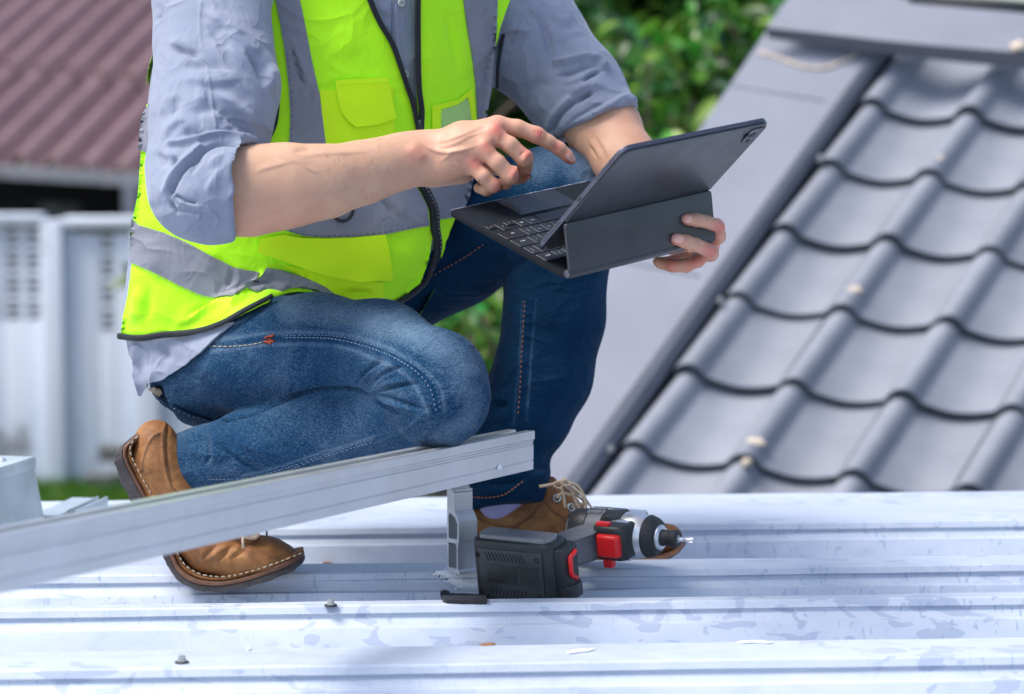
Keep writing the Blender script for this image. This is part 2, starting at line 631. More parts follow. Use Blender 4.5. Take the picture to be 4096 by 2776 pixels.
# ------------------------------------------------------------------ signed-distance modelling
class Blob:
    def __init__(s):
        s.pr = []

    def cone(s, a, b, ra, rb, k=.01, sa=1.0, sb=None, n=(0, 1, 0), op='u'):
        n = np.array(n, float)
        n /= np.linalg.norm(n)
        s.pr.append(('c', np.array(a, float), np.array(b, float), ra, rb, sa, sa if sb is None else sb, n, k, op))

    def chain(s, pts, c='F', k=.01, n=(0, 1, 0), sc=1.0, op='u', sq=1.0):
        """pts: (x, y, depth, radius_px[, squash])"""
        q = [(P(p[0], p[1], p[2], c), p[3] * pxm(p[2], c) * sc, p[4] if len(p) > 4 else sq) for p in pts]
        if len(q) == 1: q = q * 2
        for a, b in zip(q, q[1:]):
            s.cone(a[0], b[0], a[1], b[1], k, a[2], b[2], n, op)

    def plane(s, p, n, k=.002, half=None, hc=None):
        n = np.array(n, float)
        s.pr.append(('p', np.array(p, float), n / np.linalg.norm(n), k, half, np.array(p if hc is None else hc, float)))

    def ev(s, X, prs):
        d = np.full(len(X), 1e3)
        for q in prs:
            if q[0] == 'c':
                _, a, b, ra, rb, sa, sb, n, k, op = q
                ba = b - a
                L2 = max(ba @ ba, 1e-12)
                pa = X - a
                t = np.clip(pa @ ba / L2, 0, 1)
                v = pa - t[:, None] * ba
                r = ra + (rb - ra) * t
                if sa != 1 or sb != 1:
                    sq = sa + (sb - sa) * t
                    vn = v @ n
                    l2 = np.einsum('ij,ij->i', v, v)
                    lp = np.sqrt(np.maximum(l2 - vn * vn + (vn / sq) ** 2, 1e-14))
                    l = np.sqrt(l2)
                    di = np.where(lp < r * .3, -(r * .7) * np.minimum(sq, 1), l * (1 - r / np.maximum(lp, r * .3)))
                else:
                    di = np.sqrt(np.einsum('ij,ij->i', v, v)) - r
                if op == 'u':
                    h = np.maximum(k - np.abs(d - di), 0) / k
                    d = np.minimum(d, di) - h * h * k * .25
                else:
                    h = np.maximum(k - np.abs(-di - d), 0) / k
                    d = np.maximum(d, -di) + h * h * k * .25
            else:
                _, p, n, k, half, hc = q
                di = (X - p) @ n
                if half is not None:
                    di = np.minimum(di, half - np.linalg.norm(X - hc, axis=1))
                h = np.maximum(k - np.abs(di - d), 0) / k
                d = np.maximum(d, di) + h * h * k * .25
        return d

    def mesh(s, h, nb=14):
        lo = np.full(3, 1e9); hi = -lo
        for q in s.pr:
            if q[0] == 'c' and q[9] == 'u':
                R = max(q[3], q[4]) * max(1, q[5], q[6])
                for e in (q[1], q[2]):
                    lo = np.minimum(lo, e - R); hi = np.maximum(hi, e + R)
        lo -= 3 * h; hi += 3 * h
        B = nb * h
        nblk = np.ceil((hi - lo) / B).astype(int)
        R = B * .87 + 2 * h
        ctr = np.stack(np.meshgrid(*[np.arange(n) for n in nblk], indexing='ij'), -1).reshape(-1, 3)
        cen = lo + (ctr + .5) * B
        dc = s.ev(cen, s.pr)
        cand = np.where(np.abs(dc) < R * 2.2)[0]
        keepers = []
        for q in s.pr:
            if q[0] == 'c':
                one = s.ev(cen[cand], [q[:8] + (1e-6, 'u')])
                keepers.append(one < R * 1.7 + q[8])
            else:
                keepers.append(np.ones(len(cand), bool))
        keepers = np.array(keepers)
        m = nb + 2
        off = np.stack(np.meshgrid(*[np.arange(m)] * 3, indexing='ij'), -1).reshape(-1, 3)
        keys, poss, faces = [], [], []
        BIG = 1 << 20
        for ci, b in enumerate(cand):
            prs = [q for q, kk in zip(s.pr, keepers[:, ci]) if kk]
            if not prs: continue
            base = ctr[b] * nb - 1
            X = lo + (base + off) * h
            D = s.ev(X, prs).reshape(m, m, m)
            if D.min() > 0 or D.max() < 0: continue
            I = D < 0
            cm = m - 1
            acc = np.zeros((cm, cm, cm, 3)); cnt = np.zeros((cm, cm, cm))
            g = np.stack(np.meshgrid(*[np.arange(cm)] * 3, indexing='ij'), -1).astype(float)
            for ax in range(3):
                o1, o2 = [a for a in range(3) if a != ax]
                for u in (0, 1):
                    for v in (0, 1):
                        sl = [slice(0, cm)] * 3
                        sl[o1] = slice(u, u + cm); sl[o2] = slice(v, v + cm)
                        s0 = list(sl); s1 = list(sl)
                        s0[ax] = slice(0, cm); s1[ax] = slice(1, cm + 1)
                        d0 = D[tuple(s0)]; d1 = D[tuple(s1)]
                        ch = (d0 < 0) != (d1 < 0)
                        t = np.where(ch, d0 / np.where(ch, d0 - d1, 1), 0)
                        cnt += ch
                        acc[..., ax] += np.where(ch, g[..., ax] + t, 0)
                        acc[..., o1] += np.where(ch, g[..., o1] + u, 0)
                        acc[..., o2] += np.where(ch, g[..., o2] + v, 0)
            act = cnt > 0
            idx = np.argwhere(act)
            pos = acc[act] / cnt[act][:, None]
            gi = idx + base + 8
            keys.append((gi[:, 0] * BIG + gi[:, 1]) * BIG + gi[:, 2])
            poss.append(lo + (pos + base) * h)
            for ax in range(3):
                o1, o2 = [(1, 2), (2, 0), (0, 1)][ax]
                sl0 = [slice(1, cm)] * 3; sl1 = [slice(1, cm)] * 3
                sl1[ax] = slice(2, cm + 1)
                a0 = I[tuple(sl0)]; a1 = I[tuple(sl1)]
                for flip, msk in ((False, a0 & ~a1), (True, ~a0 & a1)):
                    e = np.argwhere(msk) + 1
                    if len(e) == 0: continue
                    q = []
                    for (u, v) in ((-1, -1), (0, -1), (0, 0), (-1, 0)):
                        c = e.copy(); c[:, o1] += u; c[:, o2] += v
                        c = c + base + 8
                        q.append((c[:, 0] * BIG + c[:, 1]) * BIG + c[:, 2])
                    q = np.stack(q, 1)
                    faces.append(q[:, ::-1] if flip else q)
        K = np.concatenate(keys); X = np.concatenate(poss); Fc = np.concatenate(faces)
        uk, first = np.unique(K, return_index=True)
        V = X[first]
        Fi = np.searchsorted(uk, Fc)
        ok = (np.take(uk, np.minimum(Fi, len(uk) - 1)) == Fc).all(1)
        return V, Fi[ok]


def vnormals(V, Fq):
    n = np.cross(V[Fq[:, 2]] - V[Fq[:, 0]], V[Fq[:, 3]] - V[Fq[:, 1]])
    out = np.zeros_like(V)
    for i in range(4):
        np.add.at(out, Fq[:, i], n)
    return out / np.maximum(np.linalg.norm(out, axis=1), 1e-12)[:, None]


def relax(V, Fq, it=1, lam=.5):
    for _ in range(it):
        a = np.zeros_like(V); c = np.zeros(len(V))
        for i in range(4):
            j = (i + 1) % 4
            np.add.at(a, Fq[:, i], V[Fq[:, j]]); np.add.at(c, Fq[:, i], 1)
            np.add.at(a, Fq[:, j], V[Fq[:, i]]); np.add.at(c, Fq[:, j], 1)
        V = V + lam * (a / np.maximum(c, 1)[:, None] - V)
    return V


def seg_dist(Q, line, side=False):
    """distance and relative position along a polyline, Q (n,2)"""
    best = np.full(len(Q), 1e9); tt = np.zeros(len(Q)); sd_ = np.zeros(len(Q))
    line = np.array(line, float)
    L = np.linalg.norm(np.diff(line, axis=0), axis=1)
    cum = np.concatenate([[0], np.cumsum(L)])
    for i in range(len(line) - 1):
        a, b = line[i], line[i + 1]
        ba = b - a
        t = np.clip(((Q - a) @ ba) / max(ba @ ba, 1e-9), 0, 1)
        d = np.linalg.norm(Q - a - t[:, None] * ba, axis=1)
        m = d < best
        best = np.where(m, d, best)
        tt = np.where(m, (cum[i] + t * L[i]) / cum[-1], tt)
        if side:
            q = Q - a
            sd_ = np.where(m, ba[0] * q[:, 1] - ba[1] * q[:, 0], sd_)
    if side: return best, tt, sd_
    return best, tt


FOLD_GAIN = 1.0


class Folds:
    """drape of a cloth, traced as lines: (crop, points, height_mm, width)"""
    def __init__(s, items):
        s.f = []
        for it in items:
            c, pts, amp, wd = it[:4]
            ln = smooth_line([S(x, y, c) for x, y in pts], 25)
            s.f.append((np.array(ln), amp * .001 * FOLD_GAIN, wd * CR[c][2], it[4] if len(it) > 4 else 1))

    def at(s, Q):
        out = np.zeros(len(Q))
        for ln, a, wd, tp in s.f:
            lo = ln.min(0) - 5 * wd; hi = ln.max(0) + 5 * wd
            m = np.where(((Q > lo) & (Q < hi)).all(1))[0]
            if len(m) == 0: continue
            d, t, sg = seg_dist(Q[m], ln, True)
            e = np.clip(np.minimum(t, 1 - t) * 2.6, 0, 1) if tp else np.clip(np.minimum(t, 1 - t) * 12, 0, 1)
            e = e * e * (3 - 2 * e)
            if not tp and np.linalg.norm(np.diff(ln, axis=0), axis=1).sum() < 3 * wd:
                e = np.ones(len(m))
            if wd > 5 * 1.0 and tp:
                ww = (np.where(sg > 0, wd * .8, wd * 1.9) if a > 0 else np.where(sg > 0, wd * .65, wd * 1.0)) * (.55 + .45 * e)
            else:
                ww = wd
            out[m] += a * np.exp(-(d / ww) ** 2) * e
        return out


def split_quads(V, Fq):
    n = len(V)
    E = np.concatenate([Fq[:, [0, 1]], Fq[:, [1, 2]], Fq[:, [2, 3]], Fq[:, [3, 0]]])
    E = np.sort(E, 1)
    key = E[:, 0].astype(np.int64) * n + E[:, 1]
    uk, first, inv = np.unique(key, return_index=True, return_inverse=True)
    mid = V[E[first]].mean(1)
    m = len(Fq)
    e = [inv[i * m:(i + 1) * m] + n for i in range(4)]
    c = np.arange(m) + n + len(uk)
    W = np.concatenate([V, mid, V[Fq].mean(1)])
    F = np.concatenate([np.stack([Fq[:, i], e[i], c, e[i - 1]], 1) for i in range(4)])
    return W, F


def blob_object(name, blob, h, mat, parent, folds=None, relaxn=1, attrs=None, extra=None, sub=False):
    V, Fq = blob.mesh(h)
    V = relax(V, Fq, relaxn, .45)
    if sub:
        V, Fq = split_quads(V, Fq)
        V = relax(V, Fq, 2, .5)
    Nn = vnormals(V, Fq)
    if folds is not None:
        Q = proj(V)
        to = CAM - V
        to /= np.linalg.norm(to, axis=1)[:, None]
        wgt = np.clip((Nn * to).sum(1) * 2.5 + .3, 0, 1)
        V = V + Nn * (folds.at(Q) * wgt)[:, None]
        V = relax(V, Fq, 1, .15)
        Nn = vnormals(V, Fq)
    if extra is not None:
        V = extra(V, Nn, proj(V))
        Nn = vnormals(V, Fq)
    me = bpy.data.meshes.new('mesh')
    me.vertices.add(len(V)); me.vertices.foreach_set('co', V.astype(np.float32).ravel())
    nf = len(Fq)
    me.loops.add(nf * 4); me.loops.foreach_set('vertex_index', Fq.astype(np.int32).ravel())
    me.polygons.add(nf)
    me.polygons.foreach_set('loop_start', np.arange(nf, dtype=np.int32) * 4)
    me.polygons.foreach_set('loop_total', np.full(nf, 4, np.int32))
    me.update(calc_edges=True)
    if attrs:
        Q = proj(V)
        for an, fn in attrs.items():
            at = me.attributes.new(an, 'FLOAT', 'POINT')
            at.data.foreach_set('value', fn(V, Nn, Q).astype(np.float32))
    ob = link(name, me, mat, parent)
    return ob, Surf(V, Fq, Nn)


class Surf:
    """a body surface that cloth and trims can be laid on"""
    def __init__(s, V, Fq, Nn):
        s.V, s.F, s.N = V, Fq, Nn
        s.bvh = BVHTree.FromPolygons([Vector(v) for v in V], [tuple(f) for f in Fq.tolist()])
        s.kd = KDTree(len(V))
        for i, v in enumerate(V): s.kd.insert(v, i)
        s.kd.balance()

    def normal(s, p):
        n = Vector((0, 0, 0))
        for co, i, d in s.kd.find_n(p, 6):
            n += Vector(s.N[i])
        return n.normalized()

    def hit(s, q):
        r = Vector(ray(*q)).normalized()
        loc, n, i, d = s.bvh.ray_cast(Vector(CAM), r)
        return loc

    def lay(s, pts, off, folds=None):
        """pts (src px) -> positions, normals"""
        hits = [s.hit(q) for q in pts]
        good = [i for i, hh in enumerate(hits) if hh is not None]
        gp = np.array([pts[i] for i in good]) if good else None
        fo = folds.at(np.array(pts, float)) if folds is not None else np.zeros(len(pts))
        out, nn = [], []
        s.miss = []
        for i, q in enumerate(pts):
            p = hits[i]
            if p is None:
                j = good[int(np.argmin(((gp - np.array(q)) ** 2).sum(1)))]
                r = Vector(ray(*q))
                near = Vector(CAM) + r * (hits[j].y / r.y)
                k, _, _, _ = s.bvh.find_nearest(near)
                n = s.normal(k)
                p = near.copy()
            else:
                n = s.normal(p)
            o = off[i] if hasattr(off, '__len__') else off
            out.append(p + n * (o + fo[i])); nn.append(n)
            s.miss.append(hits[i] is None or n.dot((Vector(CAM) - p).normalized()) < .42)
        return out, nn


def in_poly(Q, poly):
    x, y = Q[:, 0], Q[:, 1]
    c = np.zeros(len(Q), bool)
    n = len(poly)
    j = n - 1
    for i in range(n):
        xi, yi = poly[i]; xj, yj = poly[j]
        if yi != yj:
            c ^= ((yi > y) != (yj > y)) & (x < (xj - xi) * (y - yi) / (yj - yi) + xi)
        j = i
    return c


def settle_line(pos, nn, miss):
    if not any(miss): return pos, nn
    A = np.array([tuple(p) for p in pos]) - CAM
    dep = np.linalg.norm(A, axis=1); dr = A / dep[:, None]
    NN = np.array([tuple(q) for q in nn]); ms = np.array(miss)
    for _ in range(40):
        pd = np.concatenate([dep[:1], dep, dep[-1:]]); av = (pd[:-2] + pd[2:]) / 2
        dep = np.where(ms, av, dep)
        pn = np.concatenate([NN[:1], NN, NN[-1:]]); an = pn[:-2] + pn[2:]
        an /= np.maximum(np.linalg.norm(an, axis=1), 1e-9)[:, None]
        NN = np.where(ms[:, None], an, NN)
    return [Vector(CAM + a * b) for a, b in zip(dr, dep)], [Vector(q) for q in NN]


def patch(name, surf, poly, c, off, mat, parent, thick=.002, step=22, folds=None, smooth=True, wob=0.0, edge_soft=.0, relief=None):
    """a piece of cloth (or print) cut to an outline and laid on a surface, with real thickness"""
    pp = [S(x, y, c) for x, y in poly]
    out = []
    if smooth:
        cl = pp + [pp[0]]
        for a, b in zip(cl, cl[1:]):
            a = np.array(a); b = np.array(b)
            n = max(1, int(np.linalg.norm(b - a) / step))
            for t in range(n): out.append(a + (b - a) * t / n)
    else:
        out = [np.array(q) for q in pp]
    if wob:
        out = [q + rng.normal(size=2) * wob for q in out]
    out = np.array(out)
    lo, hi = out.min(0), out.max(0)
    gx = np.arange(lo[0], hi[0], step); gy = np.arange(lo[1], hi[1], step * .87)
    G = np.array([(x + (step / 2 if k % 2 else 0), y) for k, y in enumerate(gy) for x in gx]) if len(gx) * len(gy) else np.zeros((0, 2))
    if len(G):
        G = G[in_poly(G, out)]
        d, _ = seg_dist(G, np.vstack([out, out[:1]]))
        G = G[d > step * .45]
    allp = [Vector(q) for q in out] + [Vector(q) for q in G]
    n = len(out)
    vo, _, fo, *_r = delaunay_2d_cdt(allp, [], [list(range(n))], 1, 1e-4)
    pts = [(v.x, v.y) for v in vo]
    offs = off
    if edge_soft:
        d, _ = seg_dist(np.array(pts), np.vstack([out, out[:1]]))
        offs = off - thick * .9 * np.exp(-(d / edge_soft) ** 2)
    if relief is not None:
        offs = (offs if hasattr(offs, '__len__') else np.full(len(pts), off)) + relief(np.array(pts))
    pos, nn = surf.lay(pts, offs, folds)
    # settle the cloth where the surface turns away: even out how far it lies
    ms = np.array(surf.miss)
    if ms.any():
        A = np.array([tuple(p) for p in pos]) - CAM
        dep = np.linalg.norm(A, axis=1); dirs = A / dep[:, None]
        ed = np.array([(f[i], f[(i + 1) % len(f)]) for f in fo for i in range(len(f))])
        for _ in range(30):
            sm_ = np.zeros(len(dep)); ct = np.zeros(len(dep))
            np.add.at(sm_, ed[:, 0], dep[ed[:, 1]]); np.add.at(ct, ed[:, 0], 1)
            np.add.at(sm_, ed[:, 1], dep[ed[:, 0]]); np.add.at(ct, ed[:, 1], 1)
            av = sm_ / np.maximum(ct, 1)
            dep = np.where(ms, dep * .3 + av * .7, dep)
        NN = np.array([tuple(q) for q in nn])
        for _ in range(30):
            sm_ = np.zeros_like(NN)
            np.add.at(sm_, ed[:, 0], NN[ed[:, 1]]); np.add.at(sm_, ed[:, 1], NN[ed[:, 0]])
            sm_ /= np.maximum(np.linalg.norm(sm_, axis=1), 1e-9)[:, None]
            NN = np.where(ms[:, None], sm_, NN)
        nn = [Vector(q) for q in NN]
        pos = [Vector(CAM + a_ * b_) for a_, b_ in zip(dirs, dep)]
    V = [tuple(p) for p in pos] + [tuple(p - ((Vector(CAM) - p).normalized() if t_ else q) * thick) for p, q, t_ in zip(pos, nn, ms)]
    m = len(pos)
    # orient
    f0 = []
    for f in fo:
        a, b, cc = (Vector(pos[i]) for i in f[:3])
        nrm = (b - a).cross(cc - a)
        f0.append(tuple(f) if nrm.dot(nn[f[0]]) > 0 else tuple(f)[::-1])
    F = list(f0) + [tuple(i + m for i in f[::-1]) for f in f0]
    cnt = {}
    for f in f0:
        for i in range(len(f)):
            e = (f[i], f[(i + 1) % len(f)])
            cnt[e] = cnt.get(e, 0) + 1
    for (a, b) in cnt:
        if (b, a) not in cnt:
            F.append((b, a, a + m, b + m))
    me = mesh_from(V, F)
    ob = link(name, me, mat, parent)
    autosmooth(ob, 50)
    return ob


def lay_tube(name, surf, line, c, r, mat, parent, off=.0, folds=None, step=14, flat=.5, n=8):
    pts = smooth_line([S(x, y, c) for x, y in line], step)
    pos, nn = surf.lay([tuple(q) for q in pts], off, folds)
    pos, nn = settle_line(pos, nn, surf.miss)
    for _ in range(2):
        pos = [pos[0]] + [(a + b * 2 + cc) / 4 for a, b, cc in zip(pos, pos[1:], pos[2:])] + [pos[-1]]
    return link(name, tube_mesh(pos, r, n, flat=(nn, flat)), mat, parent)


def dashes(name, surf, line, c, r, dash, gap, mat, parent, off=.0005, folds=None, step=5):
    pts = smooth_line([S(x, y, c) for x, y in line], step)
    pos, nn = surf.lay([tuple(q) for q in pts], off, folds)
    pos, nn = settle_line(pos, nn, surf.miss)
    bm = bmesh.new()
    acc = 0.0; cur = []; on = True
    vs, fs = [], []
    def flush(cur, ns):
        if len(cur) < 2: return
        a, b = cur[0], cur[-1]
        t = (b - a)
        if t.length < 1e-6: return
        t.normalize()
        nm = ns
        s_ = t.cross(nm).normalized()
        base = len(vs)
        for p, rr in ((a, .5), (a.lerp(b, .3), 1), (a.lerp(b, .7), 1), (b, .5)):
            for th in range(5):
                an = 2 * math.pi * th / 5
                vs.append(p + s_ * (r * rr * math.cos(an)) + nm * (r * rr * math.sin(an)))
        for i in range(3):
            for th in range(5):
                fs.append((base + i * 5 + th, base + i * 5 + (th + 1) % 5, base + (i + 1) * 5 + (th + 1) % 5, base + (i + 1) * 5 + th))
    for i in range(1, len(pos)):
        d = (pos[i] - pos[i - 1]).length
        acc += d
        if on:
            cur.append(pos[i])
            if acc > dash:
                flush(cur, nn[i]); cur = []; on = False; acc = 0
        elif acc > gap:
            on = True; acc = 0; cur = [pos[i]]
    bm.free()
    ob = link(name, mesh_from(vs, fs), mat, parent)
    return ob
# ------------------------------------------------------------------ the metal roof the worker kneels on
YAW = math.radians(4.0)
RU = Vector((math.cos(YAW), math.sin(YAW), 0))       # along the ribs
RV = Vector((-math.sin(YAW), math.cos(YAW), 0))      # across, away from the camera


def vcoord(px, py, z=0.0):
    return (Pz(px, py, z, 's') - Vector((0, 0, 0))).dot(RV)


vA_back, vA = vcoord(2048, 1984), vcoord(2048, 2101)
vB_back, vB = vcoord(2048, 2245), vcoord(2048, 2279)
vC_back, vC = vcoord(2048, 2396), vcoord(2048, 2411)
vD_back, vD = vcoord(2048, 2580), vcoord(2048, 2649)
side = [(0, 0), (-.0025, -.0020), (-.0060, -.0100), (-.0020, -.0128), (-.0034, -.0158), (-.0110, -.0252), (-.0190, -.0264), (-.0200, -.0280), (-.0300, -.0525)]
prof = [(vA_back + .004, -.9), (vA_back + .003, -.012), (vA_back, -.002)]
crests = [(vA_back - .003, vA), (vB_back, vB), (vC_back, vC), (vD_back, vD)]
v = vD
for k in range(14):
    v -= .27
    crests.append((v + .075, v))
for bk, fr in crests:
    if bk < vA_back - .01:
        prof += [(bk + .034, -.0525), (bk + .003, -.002)]
    prof += [(bk, 0)]
    for a, b in side:
        prof.append((fr + a, b))
prof.append((v - .5, -.0525))
xs = np.concatenate([np.linspace(-6, -1.2, 8), np.linspace(-1.1, 1.1, 90), np.linspace(1.2, 6, 8)])
V, Fq = [], []
for i, x in enumerate(xs):
    for j, (a, b) in enumerate(prof):
        wv = .0003 * math.sin(x * 9 + j * .7) + .0002 * math.sin(x * 23 + j) if j > 2 else 0
        V.append(RU * x + RV * a + Vector((0, 0, b + wv * (abs(b) < .05))))
npf = len(prof)
for i in range(len(xs) - 1):
    for j in range(npf - 1):
        Fq.append((i * npf + j, (i + 1) * npf + j, (i + 1) * npf + j + 1, i * npf + j + 1))
roof = link('metal_roof', mesh_from(V, Fq), M['roof'])
tag(roof, kind='structure')
autosmooth(roof, 14)

# ground
GZ = -2.2
bm = bmesh.new()
bmesh.ops.create_grid(bm, x_segments=60, y_segments=60, size=150)
for vv in bm.verts: vv.co.z = GZ - .02 + .02 * math.sin(vv.co.x * .8) * math.cos(vv.co.y * .7)
g = link('ground', bm_mesh(bm), M['earth'])
tag(g, kind='structure')

# house under the metal roof
hs = empty('metal_roofed_house')
tag(hs, 'pale house wall under the edge of the ribbed metal roof', 'house')
bm = bmesh.new()
bm_box(bm, (-5.9, -2.5, GZ - .1), (5.9, 3.85, -.12), frame((0, 0, 0), RU, RV, (0, 0, 1)))
link('wall', bm_mesh(bm), M['wall'], hs, False)

# ------------------------------------------------------------------ tiled roof
O_ = Vector((0.33856672, 6.56475009, -0.84919682 + CAM_H)); E1 = Vector((0.29133308, -0.06517524, -0.02961797)); E2 = Vector((0.15850747, 0.20724345, 0.19009597))
TN = E1.cross(E2).normalized()
if TN.y > 0: TN = -TN
th = empty('tiled_house')
tag(th, 'house roof of grey wave tiles with a wide pale verge flashing', 'house')


def TP(j, i, h=0.0): return O_ + E1 * j + E2 * i + TN * h


def roll(u):            # cover profile of one tile, u in tile widths, crest at 0
    d = abs(((u + .5) % 1) - .5)
    if d < .16:
        return -.044 * (d / .16) ** 2.2
    t = (d - .16) / .34
    return -.044 - .024 * math.sin(math.pi * t / 2)


us = np.linspace(-.165, .86, 36)
tv, tf = [], []
vr = [0, .015, .3, .6, .9, 1.12]
nu = len(us)
for v_ in vr:
    for u_ in us:
        h = roll(u_) + .030 * (1 - v_) - (.004 if v_ == 0 else 0)
        tv.append(E1 * u_ + E2 * v_ + TN * h)
for v_ in vr[::-1]:
    for u_ in us:
        h = roll(u_) + .030 * (1 - v_) - .029
        tv.append(E1 * u_ + E2 * (v_ + (.006 if v_ == 0 else 0)) + TN * h)
rows = 2 * len(vr)
for r in range(rows):
    for q in range(nu - 1):
        a = r * nu + q; b = ((r + 1) % rows) * nu + q
        tf.append((a, a + 1, b + 1, b))
tme = mesh_from(tv, tf)
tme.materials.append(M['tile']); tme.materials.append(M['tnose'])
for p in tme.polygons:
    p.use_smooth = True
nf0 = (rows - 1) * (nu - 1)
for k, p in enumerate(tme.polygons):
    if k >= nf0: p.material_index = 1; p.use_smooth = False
first = True
for i in range(-4, 6):
    for j in range(0, 9):
        o = bpy.data.objects.new('roof_tile', tme)
        COL.objects.link(o)
        o.parent = th
        o.location = TP(j + rng.normal() * .006, i + rng.normal() * .008, rng.normal() * .0018)
        o.rotation_euler = (rng.normal() * .006, rng.normal() * .005, rng.normal() * .006)
        if j < 2 and False: pass


def flat_plate(name, pts, h, t, mat, parent, bev=.004):
    bm = bmesh.new()
    lo = [bm.verts.new(TP(a, b, h - t)) for a, b in pts]
    hi = [bm.verts.new(TP(a, b, h)) for a, b in pts]
    bm.faces.new(hi); bm.faces.new(lo[::-1])
    n = len(pts)
    for k in range(n):
        bm.faces.new((lo[k], lo[(k + 1) % n], hi[(k + 1) % n], hi[k]))
    bmesh.ops.recalc_face_normals(bm, faces=bm.faces)
    if bev: bmesh.ops.bevel(bm, geom=list(bm.edges), offset=bev, segments=2, affect='EDGES')
    return autosmooth(link(name, bm_mesh(bm), mat, parent), 40)


def tij(x, y, h=0.0, c='F'):
    p = Ppl(x, y, O_ + TN * h, TN, c) - O_ - TN * h
    a = np.array([[E1.dot(E1), E1.dot(E2)], [E1.dot(E2), E2.dot(E2)]])
    return np.linalg.solve(a, [p.dot(E1), p.dot(E2)])


# underlay below the tiles
flat_plate('roof_deck', [(-1.5, -5), (9.5, -5), (9.5, 6.25), (-1.5, 6.25)], -.085, .05, M['dark'], th, 0)
# wide verge flashing: flat sheet with an upstand beside the tiles
hF = .045
e0 = tij(1975, 128, hF); e1 = tij(1272, 1110, hF)
w0 = tij(1792, -10, hF); w1 = tij(1338, 660, hF)
d_e = (e1 - e0) / abs(e1[1] - e0[1]); d_w = (w1 - w0) / abs(w1[1] - w0[1])
ext = lambda p, d, k: tuple(p + d * k)
flat_plate('verge_flashing', [ext(w0, d_w, -.4), ext(w0, d_w, 14), ext(e1, d_e, 5), ext(e0, d_e, -1)], hF, .03, M['flash'], th)
# rounded return (the darker strip)
s0 = tij(2003, 135, hF - .03); s1 = tij(1326, 1110, hF - .03)
strip = []
for k in np.linspace(-.04, 1.5, 24):
    a = e0 + (e1 - e0) * k; b = s0 + (s1 - s0) * k
    strip.append((TP(a[0], a[1], hF + .006), TP(a[0] + .012, a[1], hF + .010), TP(a[0] * .35 + b[0] * .65, a[1] * .35 + b[1] * .65, hF - .002), TP(b[0], b[1], hF - .03), TP(b[0] - .01, b[1], hF - .06)))
V = [p for r in strip for p in r]
Fq = [(i * 5 + j, i * 5 + j + 1, (i + 1) * 5 + j + 1, (i + 1) * 5 + j) for i in range(23) for j in range(4)]
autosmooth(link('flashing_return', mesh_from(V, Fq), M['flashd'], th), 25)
for x, y in ((1862, 362), (1636, 685), (1386, 1022)):
    a = tij(x, y, hF - .02)
    bm = bmesh.new()
    bm_lathe(bm, [(0, .010), (.004, .010), (.005, .006), (.014, .0055), (.016, .003)], frame(TP(a[0], a[1], hF - .02), TN, E1.normalized(), E2.normalized()), 10)
    link('screw', bm_mesh(bm), M['screw'], th)


def sheet_strip(name, tops, bots, c, h0, h1, mat, thick=.004):
    """folded flashing between two image-traced lines lying at heights h0,h1 over the tile plane"""
    V = []
    n = len(tops)
    for (a, b), (cc, d) in zip(tops, bots):
        p = Ppl(a, b, O_ + TN * h0, TN, c); q = Ppl(cc, d, O_ + TN * h1, TN, c)
        for t in (0, .5, 1):
            V.append(p.lerp(q, t))
    V2 = [v_ - TN * thick for v_ in V]
    F = [(i * 3 + j, (i + 1) * 3 + j, (i + 1) * 3 + j + 1, i * 3 + j + 1) for i in range(n - 1) for j in range(2)]
    m = len(V)
    F += [tuple(k + m for k in f[::-1]) for f in F]
    F += [(i * 3 + 2, (i + 1) * 3 + 2, (i + 1) * 3 + 2 + m, i * 3 + 2 + m) for i in range(n - 1)]
    return autosmooth(link(name, mesh_from(V + V2, F), mat, th), 30)


sheet_strip('ridge_cap', [(1800, -22), (1900, -14), (2000, 2), (2150, 14), (2330, 30), (2480, 45)],
            [(1740, 62), (1850, 74), (1985, 90), (2130, 104), (2330, 120), (2480, 136)], 'F', .16, .13, M['flash'])
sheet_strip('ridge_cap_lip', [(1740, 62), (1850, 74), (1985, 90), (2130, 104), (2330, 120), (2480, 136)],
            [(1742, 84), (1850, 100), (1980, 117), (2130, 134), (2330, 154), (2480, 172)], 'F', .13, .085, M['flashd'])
# lip wave and sealant line on the verge
ln = [(1722, 118), (1760, 128), (1820, 150), (1865, 155), (1905, 142), (1950, 122)]
pts = smooth_line([tuple(Ppl(a, b, O_ + TN * (hF + .004), TN, 'F')) for a, b in ln], .02)
link('sealant_bead', tube_mesh(pts, .006, 6), M['tan'], th)
for (x, y, rx, ry) in ((1940, 660, 19, 9), (1712, 1005, 22, 10), (1695, 1050, 12, 7), (2135, 362, 11, 6), (2312, 105, 18, 14)):
    bm = bmesh.new()
    hh = .015 if y > 200 else .15
    c0 = Ppl(x, y, O_ + TN * hh, TN)
    bmesh.ops.create_icosphere(bm, subdivisions=3, radius=1)
    a1, a2 = E1.normalized(), E2.normalized()
    for v_ in bm.verts:
        k = 1 + .25 * math.sin(v_.co.x * 5 + x) * math.cos(v_.co.y * 4)
        v_.co = c0 + a1 * v_.co.x * rx * 1.7625 * 6.9 / FOC * k + a2 * v_.co.y * ry * 1.7625 * 9.5 / FOC * k + TN * v_.co.z * .012
    link('mortar_patch', bm_mesh(bm), M['tan'], th)
for k_, (ii, L_) in enumerate(((4.9, .9), (2.2, 1.0), (-.6, 1.0))):
    a_ = TP(-1.62, ii, hF + .0015); b_ = TP(-.42, ii - .12, hF + .0015)
    link('flashing_seam', tube_mesh([a_, a_.lerp(b_, .5), b_], .0022, 6), M['flashd'], th)
